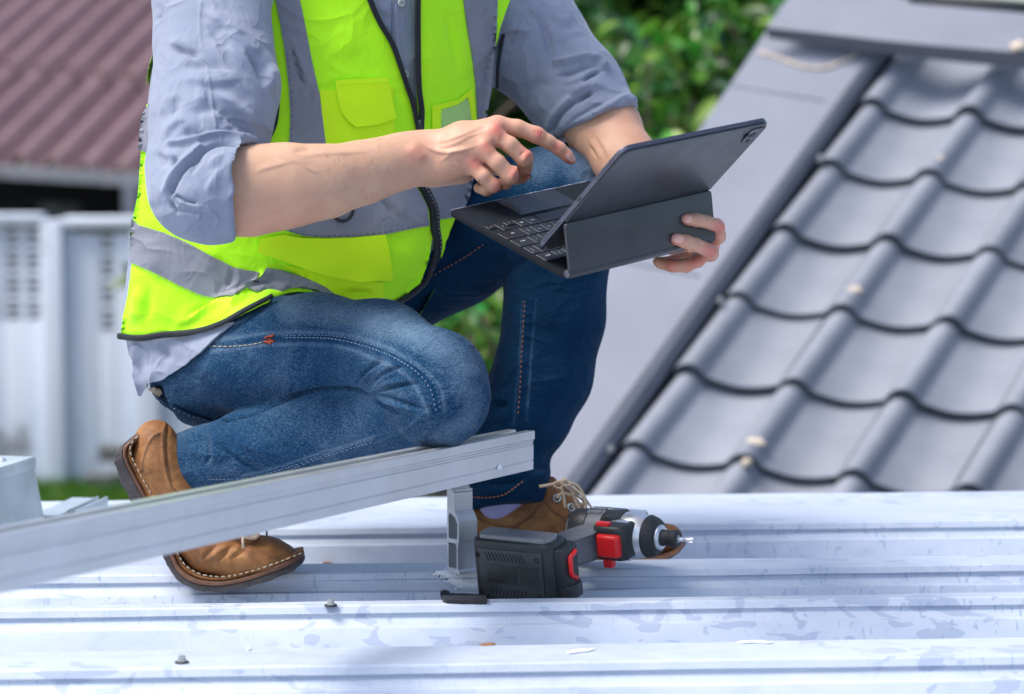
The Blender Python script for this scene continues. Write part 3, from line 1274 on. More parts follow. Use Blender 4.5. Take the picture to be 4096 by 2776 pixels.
# walls of the tiled house, below the roof and behind the ridge
bm = bmesh.new()
pw = [TP(-.9, -3), TP(9.2, -3), TP(9.2, 6.4), TP(-.9, 6.4)]
lo = [bm.verts.new((p.x, p.y, GZ - .1)) for p in pw]; hi = [bm.verts.new(p - TN * .16) for p in pw]
bm.faces.new(hi)
for k in range(4): bm.faces.new((lo[k], lo[(k + 1) % 4], hi[(k + 1) % 4], hi[k]))
link('wall', bm_mesh(bm), M['wall'], th, False)
# gutter of a building behind the ridge
gb = empty('rear_house')
tag(gb, 'dark gutter edge and pale wall just above the grey tile ridge', 'house')
a, b = P(1960, -14, 9.6), P(2460, 30, 9.2)
link('gutter', tube_mesh([a, a.lerp(b, .5), b], .028, 10), M['black'], gb)
a2, b2 = P(1960, 2, 9.6), P(2460, 44, 9.2)
bm = bmesh.new()
vv = [bm.verts.new(p) for p in (a2, b2, b2 + Vector((0, .12, -2.2)), a2 + Vector((0, .12, -2.2)), a2 + Vector((0, 3, 0)), b2 + Vector((0, 3, 0)), b2 + Vector((0, 3, -2.2)), a2 + Vector((0, 3, -2.2)))]
for f in ((0, 1, 2, 3), (4, 5, 6, 7), (0, 1, 5, 4), (1, 2, 6, 5), (3, 2, 6, 7), (0, 3, 7, 4)): bm.faces.new([vv[k] for k in f])
link('wall', bm_mesh(bm), M['flashd'], gb, False)

# ------------------------------------------------------------------ mauve corrugated shed roof
sh = empty('shed')
tag(sh, 'open shed under a mauve corrugated roof behind the white wall', 'shed')
YW = 19.0
A0 = P(-60, 622, 21.0, 's'); A1 = P(640, 706, 20.0, 's'); U0 = P(680 - 60, -30, 25.0, 's')
ee = (A1 - A0).normalized(); uu = (U0 - A0)
uL = uu.length; uu = uu / uL
nn_ = ee.cross(uu).normalized()
if nn_.z < 0: nn_ = -nn_
pitch = 133 / FOC * 20.6 * 1.3


def corr(s0, s1, t0, t1, lift):
    V, F = [], []
    n = int((s1 - s0) / pitch * 14)
    for tt in np.linspace(t0, t1, 4):
        for k in range(n + 1):
            s_ = s0 + (s1 - s0) * k / n
            ph = 2 * math.pi * s_ / pitch
            V.append(A0 + ee * s_ + uu * tt + nn_ * (lift + pitch * .26 * math.sin(ph)))
    for a_ in range(3):
        for k in range(n):
            F.append((a_ * (n + 1) + k, a_ * (n + 1) + k + 1, (a_ + 1) * (n + 1) + k + 1, (a_ + 1) * (n + 1) + k))
    m = len(V)
    V += [v_ - nn_ * .012 for v_ in V]
    F += [tuple(k + m for k in f[::-1]) for f in F]
    F += [(k, k + m, k + 1 + m, k + 1) for k in range(n)]
    return mesh_from(V, F)


ov = (P(300, 268, 22.6, 's') - A0).dot(uu)
for row, (t0, t1, lf) in enumerate(((-.1, ov + .15, 0), (ov, ov * 2.3, .035), (ov * 2.25, ov * 3.6, .07))):
    s_ = -8 * pitch
    while s_ < 16 * pitch:
        link('roof_sheet', corr(s_, s_ + 4.15 * pitch, t0, t1, lf + (.004 if int(s_ / pitch) % 8 else 0)), M['mauve'], sh)
        s_ += 4 * pitch
# beam, post, dark inside, side wall
def quad_box(name, p0, p1, p2, p3, depth, mat, parent):
    bm = bmesh.new()
    f = [bm.verts.new(p) for p in (p0, p1, p2, p3)]
    b_ = [bm.verts.new(p + Vector((0, depth, 0))) for p in (p0, p1, p2, p3)]
    bm.faces.new(f); bm.faces.new(b_[::-1])
    for k in range(4): bm.faces.new((f[k], b_[k], b_[(k + 1) % 4], f[(k + 1) % 4]))
    return link(name, bm_mesh(bm), mat, parent, False)


Yb = 19.9
quad_box('beam', P(-400, 640, Yb, 's'), P(640, 700, Yb, 's'), P(640, 752, Yb, 's'), P(-400, 690, Yb, 's'), .25, M['concrete'], sh)
quad_box('post', P(488, 735, Yb - .1, 's'), P(548, 740, Yb - .1, 's'), P(552, 1000, Yb - .1, 's'), P(490, 1000, Yb - .1, 's'), .2, M['flash'], sh)
quad_box('post', P(560, 690, Yb + .3, 's'), P(700, 700, Yb + .3, 's'), P(700, 1960, Yb + .3, 's'), P(560, 1960, Yb + .3, 's'), .2, M['stain'], sh)
quad_box('interior_wall', P(-600, 640, 23.0, 's'), P(760, 700, 23.0, 's'), P(760, 1500, 23.0, 's'), P(-600, 1500, 23.0, 's'), .2, M['dark'], sh)  # near-black colour stands for the shade inside the open shed
quad_box('crate_stack', P(150, 812, 21.5, 's'), P(300, 822, 21.5, 's'), P(300, 950, 21.5, 's'), P(150, 950, 21.5, 's'), .3, M['stain'], sh)

# ------------------------------------------------------------------ white boundary wall with vent blocks
bw = empty('boundary_wall')
tag(bw, 'weathered white garden wall with columns of vent blocks', 'wall')
PX = lambda px: P(px, 1388, YW, 's').x
PZ = lambda py: P(2048, py, YW, 's').z


def wbox(name, x0, x1, y0, y1, d0, d1, mat=None, bev=.01):
    bm = bmesh.new()
    bm_box(bm, (PX(x0), YW + d0, PZ(y1)), (PX(x1), YW + d1, PZ(y0)), None, bev)
    return link(name, bm_mesh(bm), mat or M['wall'], bw)


for x0, x1 in ((-900, -640), (-560, -110), (-60, -30)):
    pass
ybase = 1965
# piers
for x0, x1, yt in ((-420, -330, 850), (178, 262, 880), (545, 640, 900)):
    wbox('pier', x0, x1, yt, ybase, -.10, .16)
wbox('coping', -900, 178, 856, 892, -.08, .18)
wbox('coping', 262, 700, 868, 906, -.08, .18)
# panels (solid part) and vent columns
wbox('wall_panel', -900, -420, 892, ybase, 0, .12)
wbox('wall_panel', -330, 14, 1290, ybase, 0, .12)
wbox('wall_panel', 14, 178, 1290, ybase, 0, .12)
wbox('wall_panel', -330, 14, 892, 1290, 0, .12)
wbox('wall_panel', 262, 396, 906, ybase, 0, .12)
wbox('wall_panel', 396, 470, 1335, ybase, 0, .12)
wbox('wall_panel', 470, 545, 906, ybase, 0, .12)


def vent_block(x0, x1, y0, y1):
    """square pierced block: rim, mid bar, slots"""
    bm = bmesh.new()
    X0, X1, Z1, Z0 = PX(x0), PX(x1), PZ(y0), PZ(y1)
    wx, hz = X1 - X0, Z1 - Z0
    t = .16
    def bb(a, b, c_, d): bm_box(bm, (X0 + a * wx, YW + .005, Z0 + c_ * hz), (X0 + b * wx, YW + .115, Z0 + d * hz))
    bb(0, t, 0, 1); bb(1 - t, 1, 0, 1)
    bb(t, 1 - t, 0, .13); bb(t, 1 - t, .87, 1)
    bb(t, 1 - t, .30, .42); bb(t, 1 - t, .58, .70)
    ob = link('vent_block', bm_mesh(bm), M['wall'], bw, False)
    return ob


x_ = 640
while x_ < 1500:
    wbox('coping', x_ + .5, x_ + 280, 868, 906, -.08, .18)
    wbox('wall_panel', x_ + .5, x_ + 190, 906, ybase, 0, .12)
    wbox('pier', x_ + 190, x_ + 280, 900, ybase, -.10, .16)
    x_ += 280
x_ = -900
while x_ > -3200:
    wbox('coping', x_ - 480, x_ - .5, 862, 898, -.08, .18)
    wbox('wall_panel', x_ - 390, x_ - .5, 898, ybase, 0, .12)
    wbox('pier', x_ - 480, x_ - 390, 880, ybase, -.10, .16)
    x_ -= 480
ys = [906, 1013, 1120, 1227, 1334]
for k in range(4):
    vent_block(396, 470, ys[k], ys[k + 1])
ys = [892, 992, 1092, 1192, 1290]
for k in range(4):
    for x0 in (14, 96):
        vent_block(x0, x0 + 82, ys[k], ys[k + 1])
wbox('damp_stain_panel', 300, 540, 903, 930, -.012, .0, M['stain'], .003)
wbox('vent_shade_sheet', -330, 560, 900, 1400, .30, .34, M['stain'])  # dark sheet behind the vents paints in the shade of their slots
# low pieces by the wall foot
quad_box('rubble_block', P(395, 1790, YW - .5, 's'), P(505, 1800, YW - .5, 's'), P(500, 1850, YW - .5, 's'), P(400, 1850, YW - .5, 's'), .25, M['stain'], bw)
quad_box('plinth', P(330, 1905, YW - .3, 's'), P(720, 1900, YW - .3, 's'), P(720, 2010, YW - .3, 's'), P(330, 2010, YW - .3, 's'), .25, M['stain'], bw)

# ------------------------------------------------------------------ plants
def leaf_shape(L=1.0, W=.42, bend=.25, n=5):
    V, F = [], []
    for i in range(n + 1):
        t = i / n
        wd = W * .5 * math.sin(math.pi * min(1, t * .93 + .05)) ** .8
        if i == n: wd = .004
        z = -bend * t * t
        V += [(-wd, t * L, z + .25 * wd), (0, t * L, z), (wd, t * L, z + .25 * wd)]
    for i in range(n):
        a = i * 3
        F += [(a, a + 1, a + 4, a + 3), (a + 1, a + 2, a + 5, a + 4)]
    return V, F


def leaf_mesh(L, W, bend, mat):
    V, F = leaf_shape(L, W, bend)
    me = mesh_from(V, F)
    me.materials.append(mat)
    for p in me.polygons: p.use_smooth = True
    return me


def mass(name, centers, size, mat, parent, n, kind='stuff', flatn=0.5):
    """many leaf faces through a volume; centers = (Vector, radius, weight)"""
    LV, LF = leaf_shape(1, .45, .25, 3)
    LV = np.array(LV)
    w_ = np.array([c[2] for c in centers], float); w_ /= w_.sum()
    pick = rng.choice(len(centers), n, p=w_)
    V, F = [], []
    base = 0
    for i in range(n):
        c0, R, _ = centers[pick[i]]
        d = rng.normal(size=3); d /= np.linalg.norm(d)
        p = np.array(c0) + d * R * rng.uniform(.45, 1) ** .6 * np.array([1, 1, .85])
        a = rng.normal(size=3); a[2] = a[2] * .4 - .35; a /= np.linalg.norm(a)
        u = np.cross(a, (0, 0, 1)); u += rng.normal(size=3) * .25; u /= np.linalg.norm(u)
        q = np.cross(u, a)
        s_ = size * rng.uniform(.6, 1.35)
        V.append(p + s_ * (LV[:, :1] * u + LV[:, 1:2] * a + LV[:, 2:] * q))
        F += [tuple(k + base for k in f) for f in LF]
        base += len(LV)
    ob = link(name, mesh_from(np.concatenate(V), F), mat, parent)
    if kind: ob['kind'] = kind
    return ob


def stem_tube(name, a, b, r0, r1, parent, bend=.1, mat=None):
    a, b = Vector(a), Vector(b)
    pts = []
    off = Vector(rng.normal(size=3) * bend * (b - a).length)
    for t in np.linspace(0, 1, 8):
        pts.append(a.lerp(b, t) + off * math.sin(math.pi * t))
    return link(name, tube_mesh(pts, [r0 + (r1 - r0) * t for t in np.linspace(0, 1, 8)], 7), mat or M['bark'], parent), pts


def shrub(label, base, sprays, leafL, mats, nper, group=None, loose=None):
    o = empty('shrub')
    tag(o, label, 'shrub', group)
    lms = [leaf_mesh(leafL * k, leafL * wk, leafL * .3, m_) for k in (.8, 1.0, 1.25) for wk in (.42, .55) for m_ in mats]
    cents = []
    for (p, R) in sprays:
        _, pts = stem_tube('stem', base + Vector(rng.normal(size=3) * .08) * Vector((1, 1, 0)).length, p, .02, .006, o)
        for k in range(nper):
            d = rng.normal(size=3); d /= np.linalg.norm(d)
            q = Vector(np.array(p) + d * R * rng.uniform(.3, 1))
            lf = bpy.data.objects.new('leaf', lms[rng.integers(len(lms))])
            COL.objects.link(lf)
            lf.parent = o
            lf.location = q
            yd = Vector((d[0] + rng.normal() * .4, d[1] * .6 + rng.normal() * .4 - .25, -.25 + rng.normal() * .35)).normalized()
            zd = Vector((rng.normal() * .45, -.45 + rng.normal() * .35, .8))
            xd = yd.cross(zd).normalized(); zd = xd.cross(yd)
            lf.rotation_euler = frame((0, 0, 0), xd, yd, zd).to_euler()
        cents.append((tuple(p + Vector((0, .25, 0))), R * 1.25, 1))
    if loose:
        mass('foliage', cents, leafL * .9, loose[0], o, loose[1])
    return o


def fp(x, y, Y): return P(x, y, Y)


B0 = Vector((PX(2300) * 0 + fp(1500, 700, 10.5).x, 10.5, GZ))
shrub('shrub with broad glossy leaves by the verge flashing of the tiled roof', Vector((fp(1540, 300, 10.4).x, 10.4, GZ)),
      [(fp(1480, 110, 10.2), .19), (fp(1545, 160, 10.4), .16), (fp(1600, 105, 10.6), .20), (fp(1660, 60, 10.3), .18), (fp(1720, 20, 10.6), .2), (fp(1640, 160, 10.8), .15),
       (fp(1570, 225, 10.2), .17), (fp(1530, 290, 10.0), .15), (fp(1610, 250, 10.9), .12)], .125, [M['leaf'], M['leaf'], M['leaf'], M['leafd'], M['leafd'], M['leafy']], 12, loose=(M['leaf'], 520))
shrub('leafy shrub seen above the raised denim knee and rolled sleeve', Vector((fp(1380, 300, 11.2).x, 11.2, GZ)),
      [(fp(1360, 100, 11.0), .17), (fp(1430, 190, 11.2), .15), (fp(1470, 250, 11.0), .16), (fp(1300, 30, 11.5), .15), (fp(1490, 310, 11.0), .14), (fp(1400, 60, 11.4), .12)],
      .125, [M['leaf'], M['leafd'], M['leafd']], 11, loose=(M['leafd'], 420))
shrub('low bright shrub seen through the gap between the two denim legs', Vector((fp(1080, 700, 9.5).x, 9.5, GZ)),
      [(fp(1090, 700, 9.4), .12), (fp(1065, 760, 9.4), .12), (fp(1125, 660, 9.6), .12), (fp(1050, 990, 9.2), .10), (fp(1110, 780, 9.6), .10), (fp(1085, 880, 9.3), .12)],
      .08, [M['leaf']], 14, loose=(M['leaf'], 500))

# trees beyond
def tree(label, base, H, crown, nleaf, mat, size, group='trees beyond the roofs'):
    o = empty('tree')
    tag(o, label, 'tree', group)
    top = Vector((base[0], base[1], GZ + H))
    b_ = Vector(base)
    link('trunk', tube_mesh([b_, b_.lerp(top, .35) + Vector((.1, 0, 0)), b_.lerp(top, .7), top], [.22, .17, .11, .04], 9), M['bark'], o)
    for c0, R, _ in crown[:7]:
        stem_tube('limb', b_.lerp(top, .55), c0, .06, .015, o, .06)
    mass('crown', crown, size, mat, o, nleaf, kind=None)
    return o


def crown_px(lst): return [(tuple(P(x, y, Y)), R, 1) for x, y, Y, R in lst]


tree('dark broadleaf tree behind the bright shrubs', (fp(1350, 0, 15).x, 15.0, GZ), 6.5,
     crown_px([(1250, 40, 14.6, .7), (1420, -60, 15, .8), (1350, 160, 15, .7), (1560, 20, 15.4, .8), (1500, 220, 15, .7), (1250, 240, 15, .6), (1700, -80, 15.5, .8), (1400, -300, 15, 1.2), (1650, 140, 15.6, .7), (1150, -150, 15, .9)]), 7000, M['leafd'], .17)
tree('dense dark tree whose lower crown fills the gap under the raised knee', (fp(1120, 700, 16.5).x, 16.5, GZ), 3.2,
     crown_px([(1130, 560, 16, .8), (1020, 700, 16, .8), (1250, 800, 16.4, .8), (1080, 900, 16, .8), (1350, 450, 16.5, .8), (900, 560, 16.5, .8), (1200, 380, 16.5, .7), (1550, 380, 16.8, .7)]), 5200, M['leafd'], .16)
hedge_c = []
for k in range(40):
    hedge_c.append(((rng.uniform(-26, 26), rng.uniform(30, 36), rng.uniform(GZ + .8, 6.5)), rng.uniform(1.2, 2.2), 1))
for k in range(14):
    hedge_c.append(((rng.uniform(-2, 7), rng.uniform(19, 22), rng.uniform(GZ + .5, 3.5)), rng.uniform(.9, 1.5), 1))
wd = mass('far_woodland', hedge_c, .34, M['leafd'], None, 15000)
tag(wd, 'mass of dark green woodland behind everything', None, None, 'stuff')

# grass at the wall foot
V, F = [], []
for k in range(5200):
    px_, py_ = rng.uniform(120, 620), rng.uniform(1900, 2060)
    p = np.array(Pz(px_, py_, GZ, 's')); 
    h_ = rng.uniform(.05, .16); a = rng.uniform(0, 6.28); d = np.array([math.cos(a), math.sin(a), 0]) * .012
    tip = p + np.array([rng.normal() * .04, rng.normal() * .04, h_])
    b = len(V); V += [p - d, p + d, tip]; F.append((b, b + 1, b + 2))
gr = link('grass', mesh_from(V, F), M['grass'])
tag(gr, 'short green grass at the foot of the white wall', None, None, 'stuff')
# ------------------------------------------------------------------ tablet frame of reference (the hands are fitted to it)
TR = np.array([[0.70251249, 0.69189507, -0.16660554], [0.69959176, -0.62844799, 0.34003603], [0.13056634, -0.35543543, -0.92553665]])
KO = Vector((-0.08434084, 3.15627637, -0.09785371 + CAM_H))
KA = Vector(TR[:, 0]).normalized(); KB = Vector(TR[:, 1]).normalized(); KU = -Vector(TR[:, 2]).normalized()
KL, KW, KT = .281, .2196, .2085
th_ = 1.04228131
KD = (KB * math.cos(th_) + KU * math.sin(th_)).normalized()      # up the tablet
KN = KA.cross(KD).normalized()
if KN.y > 0: KN = -KN                                            # out of the tablet's back, towards the camera
FOOT = KO + KB * (KW * .762) + KU * .010
FR = .309                                                        # fold height as a share of the tablet
FOLD = FOOT + KD * (KT * FR)
HINGE = KO + KB * (KW + .004) + KU * .006
SD = (FOLD - HINGE).normalized(); SLEN = (FOLD - HINGE).length
SN = KA.cross(SD).normalized()
if SN.y > 0: SN = -SN
# ------------------------------------------------------------------ mounting rail (needed first: the knee rests on it)
RE = P(2133, 1877, 3.30, 's')                      # lower corner of the cut end, camera side
RS = P(0, 2374, 2.19, 's')
RD = (RS - RE); RL = RD.length * 1.35; RD.normalize()
RZ = (Vector((0, 0, 1)) - RD * RD.z).normalized()
RX = RD.cross(RZ).normalized()
if RX.x > 0: RX = -RX                              # points away from the visible face
rail = empty('mounting_rail')
tag(rail, 'long aluminium solar mounting rail with its cut end beside the denim shin', 'rail')
H_, W_ = .0535, .038
pr = [(0, 0), (0, .0115), (.0007, .0122), (.0007, .0130), (0, .0137), (0, .0335), (.0012, .0345), (.0012, .0368), (.0004, .0382), (.0004, .0405), (-.0016, .0420),
      (-.0016, H_ - .001), (-.0006, H_), (.011, H_), (.011, H_ - .0035), (.0045, H_ - .0035), (.0045, H_ - .012), (W_ - .0045, H_ - .012), (W_ - .0045, H_ - .0035),
      (W_ - .011, H_ - .0035), (W_ - .011, H_), (W_ + .001, H_), (W_, H_ - .002), (W_, .0382), (W_ - .002, .0368), (W_ - .002, .035), (W_, .0335), (W_, 0)]
RM = frame(RE, RX, RZ, RD)
bm = bmesh.new()
bm_prism(bm, pr, 0, RL, RM)
link('rail_profile', bm_mesh(bm), M['alu'], rail, False)
bm = bmesh.new()
bm_prism(bm, [(.003, .003), (.003, .030), (W_ - .003, .030), (W_ - .003, .003)], -.0006, -.0001, RM)
link('cut_end', bm_mesh(bm), M['dark'], rail, False)
V = [Ppl(x, y, RE - RX * .0006, RX, 'c6') for x, y in ((1140, 1122), (1150, 1100), (1155, 1082), (1165, 1098), (1178, 1108), (1172, 1122), (1156, 1126))]
link('paint_mark', mesh_from(V, [tuple(range(7))]), M['sealant'], rail, False)


def rail_y(px, py):
    """depth of the rail's visible face at a pixel"""
    return Ppl(px, py, RE, RX, 's').y


# ------------------------------------------------------------------ the worker
person = empty('person', (0, 3.45, 0))
tag(person, 'kneeling worker in yellow safety vest, grey shirt and jeans tapping a tablet', 'person')
person.location = (0, 0, 0)

# --- jeans -----------------------------------------------------------------
YK = rail_y(1740, 1790) + .015      # depth of the knee on the rail
jb = Blob()
jb.chain([(432, 868, 3.40, 88), (480, 835, 3.40, 112), (600, 806, 3.34, 130), (720, 797, 3.27, 123), (860, 801, 3.20, 112), (985, 868, YK + .06, 116)], k=.03)
jb.chain([(985, 868, YK + .06, 116), (1000, 905, YK + .05, 112)], k=.02)
jb.chain([(985, 918, YK + .075, 104), (860, 962, 3.19, 94), (700, 992, 3.24, 97), (560, 1024, 3.285, 92), (470, 1050, 3.32, 84), (380, 1072, 3.34, 80)], k=.010)
jb.chain([(560, 780, 3.50, 215), (700, 700, 3.53, 230)], k=.05)            # hips
FARLEG = [(860, 640, 3.60, 150), (1020, 560, 3.60, 132), (1150, 495, 3.56, 125), (1252, 462, 3.53, 128), (1262, 560, 3.53, 124), (1258, 720, 3.52, 114), (1232, 850, 3.52, 112), (1190, 940, 3.52, 106), (1158, 1020, 3.51, 88), (1152, 1075, 3.50, 93), (1150, 1150, 3.50, 92)]
jb.chain(FARLEG[:4], k=.03)
jb.chain([(1252, 462, 3.53, 130)] + FARLEG[4:], k=.012)
# cut the hems
jb.plane(P(412, 1060, 3.33), (-.97, .10, -.28), half=.125, k=.003)
jb.plane(P(1150, 1156, 3.50), (.10, -.35, -1), half=.14, k=.003)
jf = Folds([
    ('c6', [(195, 595), (225, 535), (300, 455), (410, 370)], -7.5, 20), ('c6', [(225, 560), (290, 500), (380, 430)], 4.5, 22),
    ('c6', [(275, 605), (360, 515), (470, 455), (560, 430)], -6.8, 17), ('c6', [(310, 590), (400, 520), (520, 480)], 4.5, 20),
    ('c6', [(310, 628), (420, 585), (540, 563), (650, 557)], -7.5, 16), ('c6', [(330, 600), (440, 560), (560, 540)], 3.8, 16),
    ('c6', [(290, 618), (420, 655), (560, 700), (690, 735)], -7.5, 20), ('c6', [(300, 655), (400, 720), (515, 772)], -6.8, 18),
    ('c6', [(330, 650), (450, 690), (600, 745)], 5.2, 20), ('c6', [(60, 600), (140, 598), (200, 606), (280, 618)], -9.0, 16),
    ('c6', [(215, 660), (205, 760), (235, 880)], -2, 20), ('c6', [(150, 640), (130, 760), (160, 860)], 2.5, 30),
    ('c6', [(690, 730), (560, 850), (400, 930), (200, 990), (0, 1040)], 1.6, 14, 0),
    ('c5', [(880, 752), (1000, 735), (1180, 700), (1320, 640), (1480, 580), (1700, 520), (1940, 507)], -5, 18, 0),
    ('c5', [(880, 752), (1000, 733), (1180, 698), (1320, 638), (1480, 578), (1700, 518), (1940, 507), (2060, 533), (2166, 572)], -5, 8, 0), ('c5', [(790, 790), (790, 850), (835, 930), (855, 1040), (800, 1140)], -6, 22), ('c5', [(720, 800), (700, 900), (740, 1010), (720, 1090)], 4, 40),
    ('c5', [(880, 800), (930, 900), (980, 990), (1090, 1080), (1240, 1145), (1400, 1130)], -6, 26), ('c5', [(850, 790), (905, 880), (915, 1000), (880, 1120)], 6, 38),
    ('c5', [(1000, 800), (1080, 900), (1250, 1000), (1420, 1060)], 4, 40), ('c5', [(1120, 760), (1300, 850), (1450, 960), (1650, 1010)], -3, 34),
    ('c5', [(1250, 700), (1450, 800), (1650, 880)], 3, 40), ('c5', [(1500, 620), (1650, 700), (1820, 740)], -2.5, 34),
    ('c5', [(1040, 700), (980, 760), (1010, 860)], -3, 20),
    ('c5', [(640, 260), (760, 420), (860, 480)], -1.6, 40), ('c5', [(900, 250), (830, 370), (760, 480)], 1.8, 30), ('c5', [(1250, 200), (1150, 330), (1100, 420)], 1.3, 28),
    ('c5', [(1480, 150), (1430, 280), (1330, 380)], -1.5, 30), ('c5', [(1700, 180), (1640, 330), (1580, 420)], 1.5, 40),
    ('c5', [(1120, 1230), (1400, 1160), (1700, 1060), (2000, 960), (2160, 915)], 1.5, 14, 0),
    ('c5', [(620, 1010), (700, 1150), (800, 1215), (900, 1290)], 1.5, 12, 0),
    # far leg
    ('c6', [(1340, 0), (1325, 250), (1305, 500), (1285, 750), (1270, 890)], 2.2, 18, 0), ('c6', [(1395, 0), (1375, 250), (1345, 500), (1325, 750)], -1.5, 12, 0),
    ('c6', [(1110, 690), (1170, 705), (1230, 680)], -7, 26), ('c6', [(1060, 650), (1150, 660), (1240, 640)], 4, 26), ('c6', [(1050, 760), (1150, 780), (1260, 770)], 4, 40),
    ('c6', [(1820, 600), (1780, 760), (1700, 900)], 3, 60), ('c6', [(1600, 640), (1560, 800), (1440, 940)], -3, 60), ('c6', [(1480, 300), (1500, 600), (1440, 800)], 2, 60),
    ('c6', [(1700, 960), (1560, 1020), (1480, 1050), (1400, 1030)], -7, 34), ('c6', [(1500, 1050), (1490, 1085), (1380, 1120)], -6, 18), ('c6', [(1490, 1090), (1470, 1140), (1330, 1180)], 4, 22),
    ('c6', [(940, 1200), (1100, 1230), (1250, 1215), (1400, 1160)], -4, 26), ('c6', [(940, 1260), (1100, 1280), (1280, 1250)], 4, 30),
    ('c6', [(930, 1305), (1080, 1312), (1200, 1290), (1330, 1200)], 1.5, 9, 0),
    ('c6', [(400, 50), (560, 110), (800, 120)], 2, 60), ('c6', [(640, -60), (700, 20), (830, 60)], -3, 50),
    ('c4', [(560, 950), (400, 1060), (200, 1180), (40, 1270)], 2.5, 20, 0), ('c4', [(500, 930), (330, 1050), (140, 1150)], -2, 16, 0),
    ('c4', [(700, 1180), (560, 1280), (430, 1440)], 3, 50), ('c4', [(900, 1050), (760, 1100), (640, 1200)], -4, 40),
    ('c4', [(880, 380), (860, 520), (760, 600)], 2, 50),
])


def jf_fade_shade(V, Nn, Q):
    f = np.zeros(len(V))
    def add(c, pts, wd, a):
        ln = [S(x, y, c) for x, y in pts]
        d, t = seg_dist(Q, np.array(ln))
        np.maximum(f, a * np.exp(-(d / (wd * CR[c][2])) ** 2), out=f)
    def near_axis(ch):
        d = np.full(len(V), 9.)
        q = [np.array(P(*c[:3])) for c in ch]
        for a_, b_ in zip(q, q[1:]):
            ba = b_ - a_
            t = np.clip((V - a_) @ ba / (ba @ ba), 0, 1)
            d = np.minimum(d, np.linalg.norm(V - a_ - t[:, None] * ba, axis=1))
        return d
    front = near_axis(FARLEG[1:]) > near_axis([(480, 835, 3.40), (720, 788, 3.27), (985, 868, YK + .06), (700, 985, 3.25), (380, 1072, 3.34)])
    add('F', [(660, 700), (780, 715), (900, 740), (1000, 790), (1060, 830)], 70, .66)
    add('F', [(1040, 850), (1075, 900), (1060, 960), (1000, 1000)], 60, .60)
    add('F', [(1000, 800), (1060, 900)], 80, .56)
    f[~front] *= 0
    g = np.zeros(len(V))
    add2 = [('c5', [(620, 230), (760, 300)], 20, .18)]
    base = np.where(front, .46, .27)  # far leg's shade goes into its tone, along with the darker wash
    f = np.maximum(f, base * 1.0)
    # bleached stripes beside the seams
    def line(c, pts, wd, a, lim=None):
        d, t = seg_dist(Q, np.array(smooth_line([S(x, y, c) for x, y in pts], 30)))
        m = np.exp(-(d / (wd * CR[c][2])) ** 2) * a
        if lim is not None: m = m * lim
        return m
    f = f + line('F', [(480, 797), (620, 782), (760, 785), (850, 815), (920, 850), (955, 900), (972, 940)], 5, .16, front)
    f = f + line('F', [(480, 772), (620, 757), (760, 757), (870, 785), (950, 830), (1000, 880), (1008, 930)], 5, .16, front)
    f = f + line('c5', [(1120, 1190), (1400, 1120), (1700, 1020), (2160, 880)], 10, .16, front)
    f = f - line('F', [(560, 770), (760, 771), (870, 800), (950, 845), (985, 890), (990, 940)], 9, .10, front)
    bk = ~front
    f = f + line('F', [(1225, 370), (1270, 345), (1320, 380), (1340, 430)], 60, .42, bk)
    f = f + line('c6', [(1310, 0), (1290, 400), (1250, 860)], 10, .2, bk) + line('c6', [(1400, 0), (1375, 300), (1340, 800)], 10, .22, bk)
    return np.clip(f, 0, 1)


def jf_seam(V, Nn, Q):
    return np.zeros(len(V))


jeans, JS = blob_object('jeans', jb, .0042, M['denim'], person, jf, 1, sub=True, attrs= {'fade_shade': jf_fade_shade, 'seam': jf_seam})
# stitching on the jeans
dashes('stitching', JS, [(640, 766), (760, 770), (860, 797), (935, 836), (975, 880), (990, 932)], 'F', .0008, .003, .0018, M['denimthread'], jeans, .0008)
dashes('stitching', JS, [(640, 762), (760, 763), (866, 790), (945, 832), (988, 878), (1000, 932)], 'F', .0004, .0028, .002, M['denimthread'], jeans, .0006)
dashes('stitching', JS, [(475, 786), (530, 786), (570, 782), (605, 775)], 'F', .0007, .006, .0006, M['thread'], jeans, .001)
dashes('stitching', JS, [(1140, 1222), (1400, 1165), (1700, 1062), (2000, 965), (2160, 918)], 'c5', .0005, .003, .002, M['denimthread'], jeans, .0008)
dashes('stitching', JS, [(850, 1215), (1150, 1205), (1420, 1140), (1720, 1040), (2000, 945), (2160, 900)], 'c5', .0005, .003, .002, M['denimthread'], jeans, .0006)
dashes('stitching', JS, [(400, 505), (480, 590), (600, 660), (720, 715), (850, 745)], 'c5', .0009, .003, .002, M['denimthread'], jeans, .0012)
lay_tube('pocket_edge', JS, [(395, 500), (440, 530), (560, 610), (700, 680), (850, 735), (890, 752)], 'c5', .0028, M['denim'], jeans, .001, None, 14, .6)
bm = None
link('bar_tack', tube_mesh(JS.lay([S(x, y, 'c3') for x, y in [(955, 968), (1010, 968), (960, 945), (1015, 932), (985, 952), (1018, 965), (958, 972), (995, 980)]], .0012)[0], .0014, 6), M['redthread'], jeans)
dashes('stitching', JS, [(1330, 0), (1318, 200), (1305, 400), (1295, 600), (1280, 780)], 'c6', .0008, .003, .002, M['orange'], jeans, .0008)
dashes('stitching', JS, [(930, 1305), (1080, 1310), (1200, 1285), (1320, 1200)], 'c6', .0009, .003, .0015, M['orange'], jeans, .0010)
dashes('stitching', JS, [(560, 955), (420, 1050), (200, 1175), (30, 1280)], 'c4', .0008, .003, .002, M['orange'], jeans, .0008)

patch('pocket_lining', JS, [(400, 486), (432, 468), (468, 478), (482, 518), (458, 542), (425, 520)], 'c5', .005, M['thread'], jeans, .002, 5)

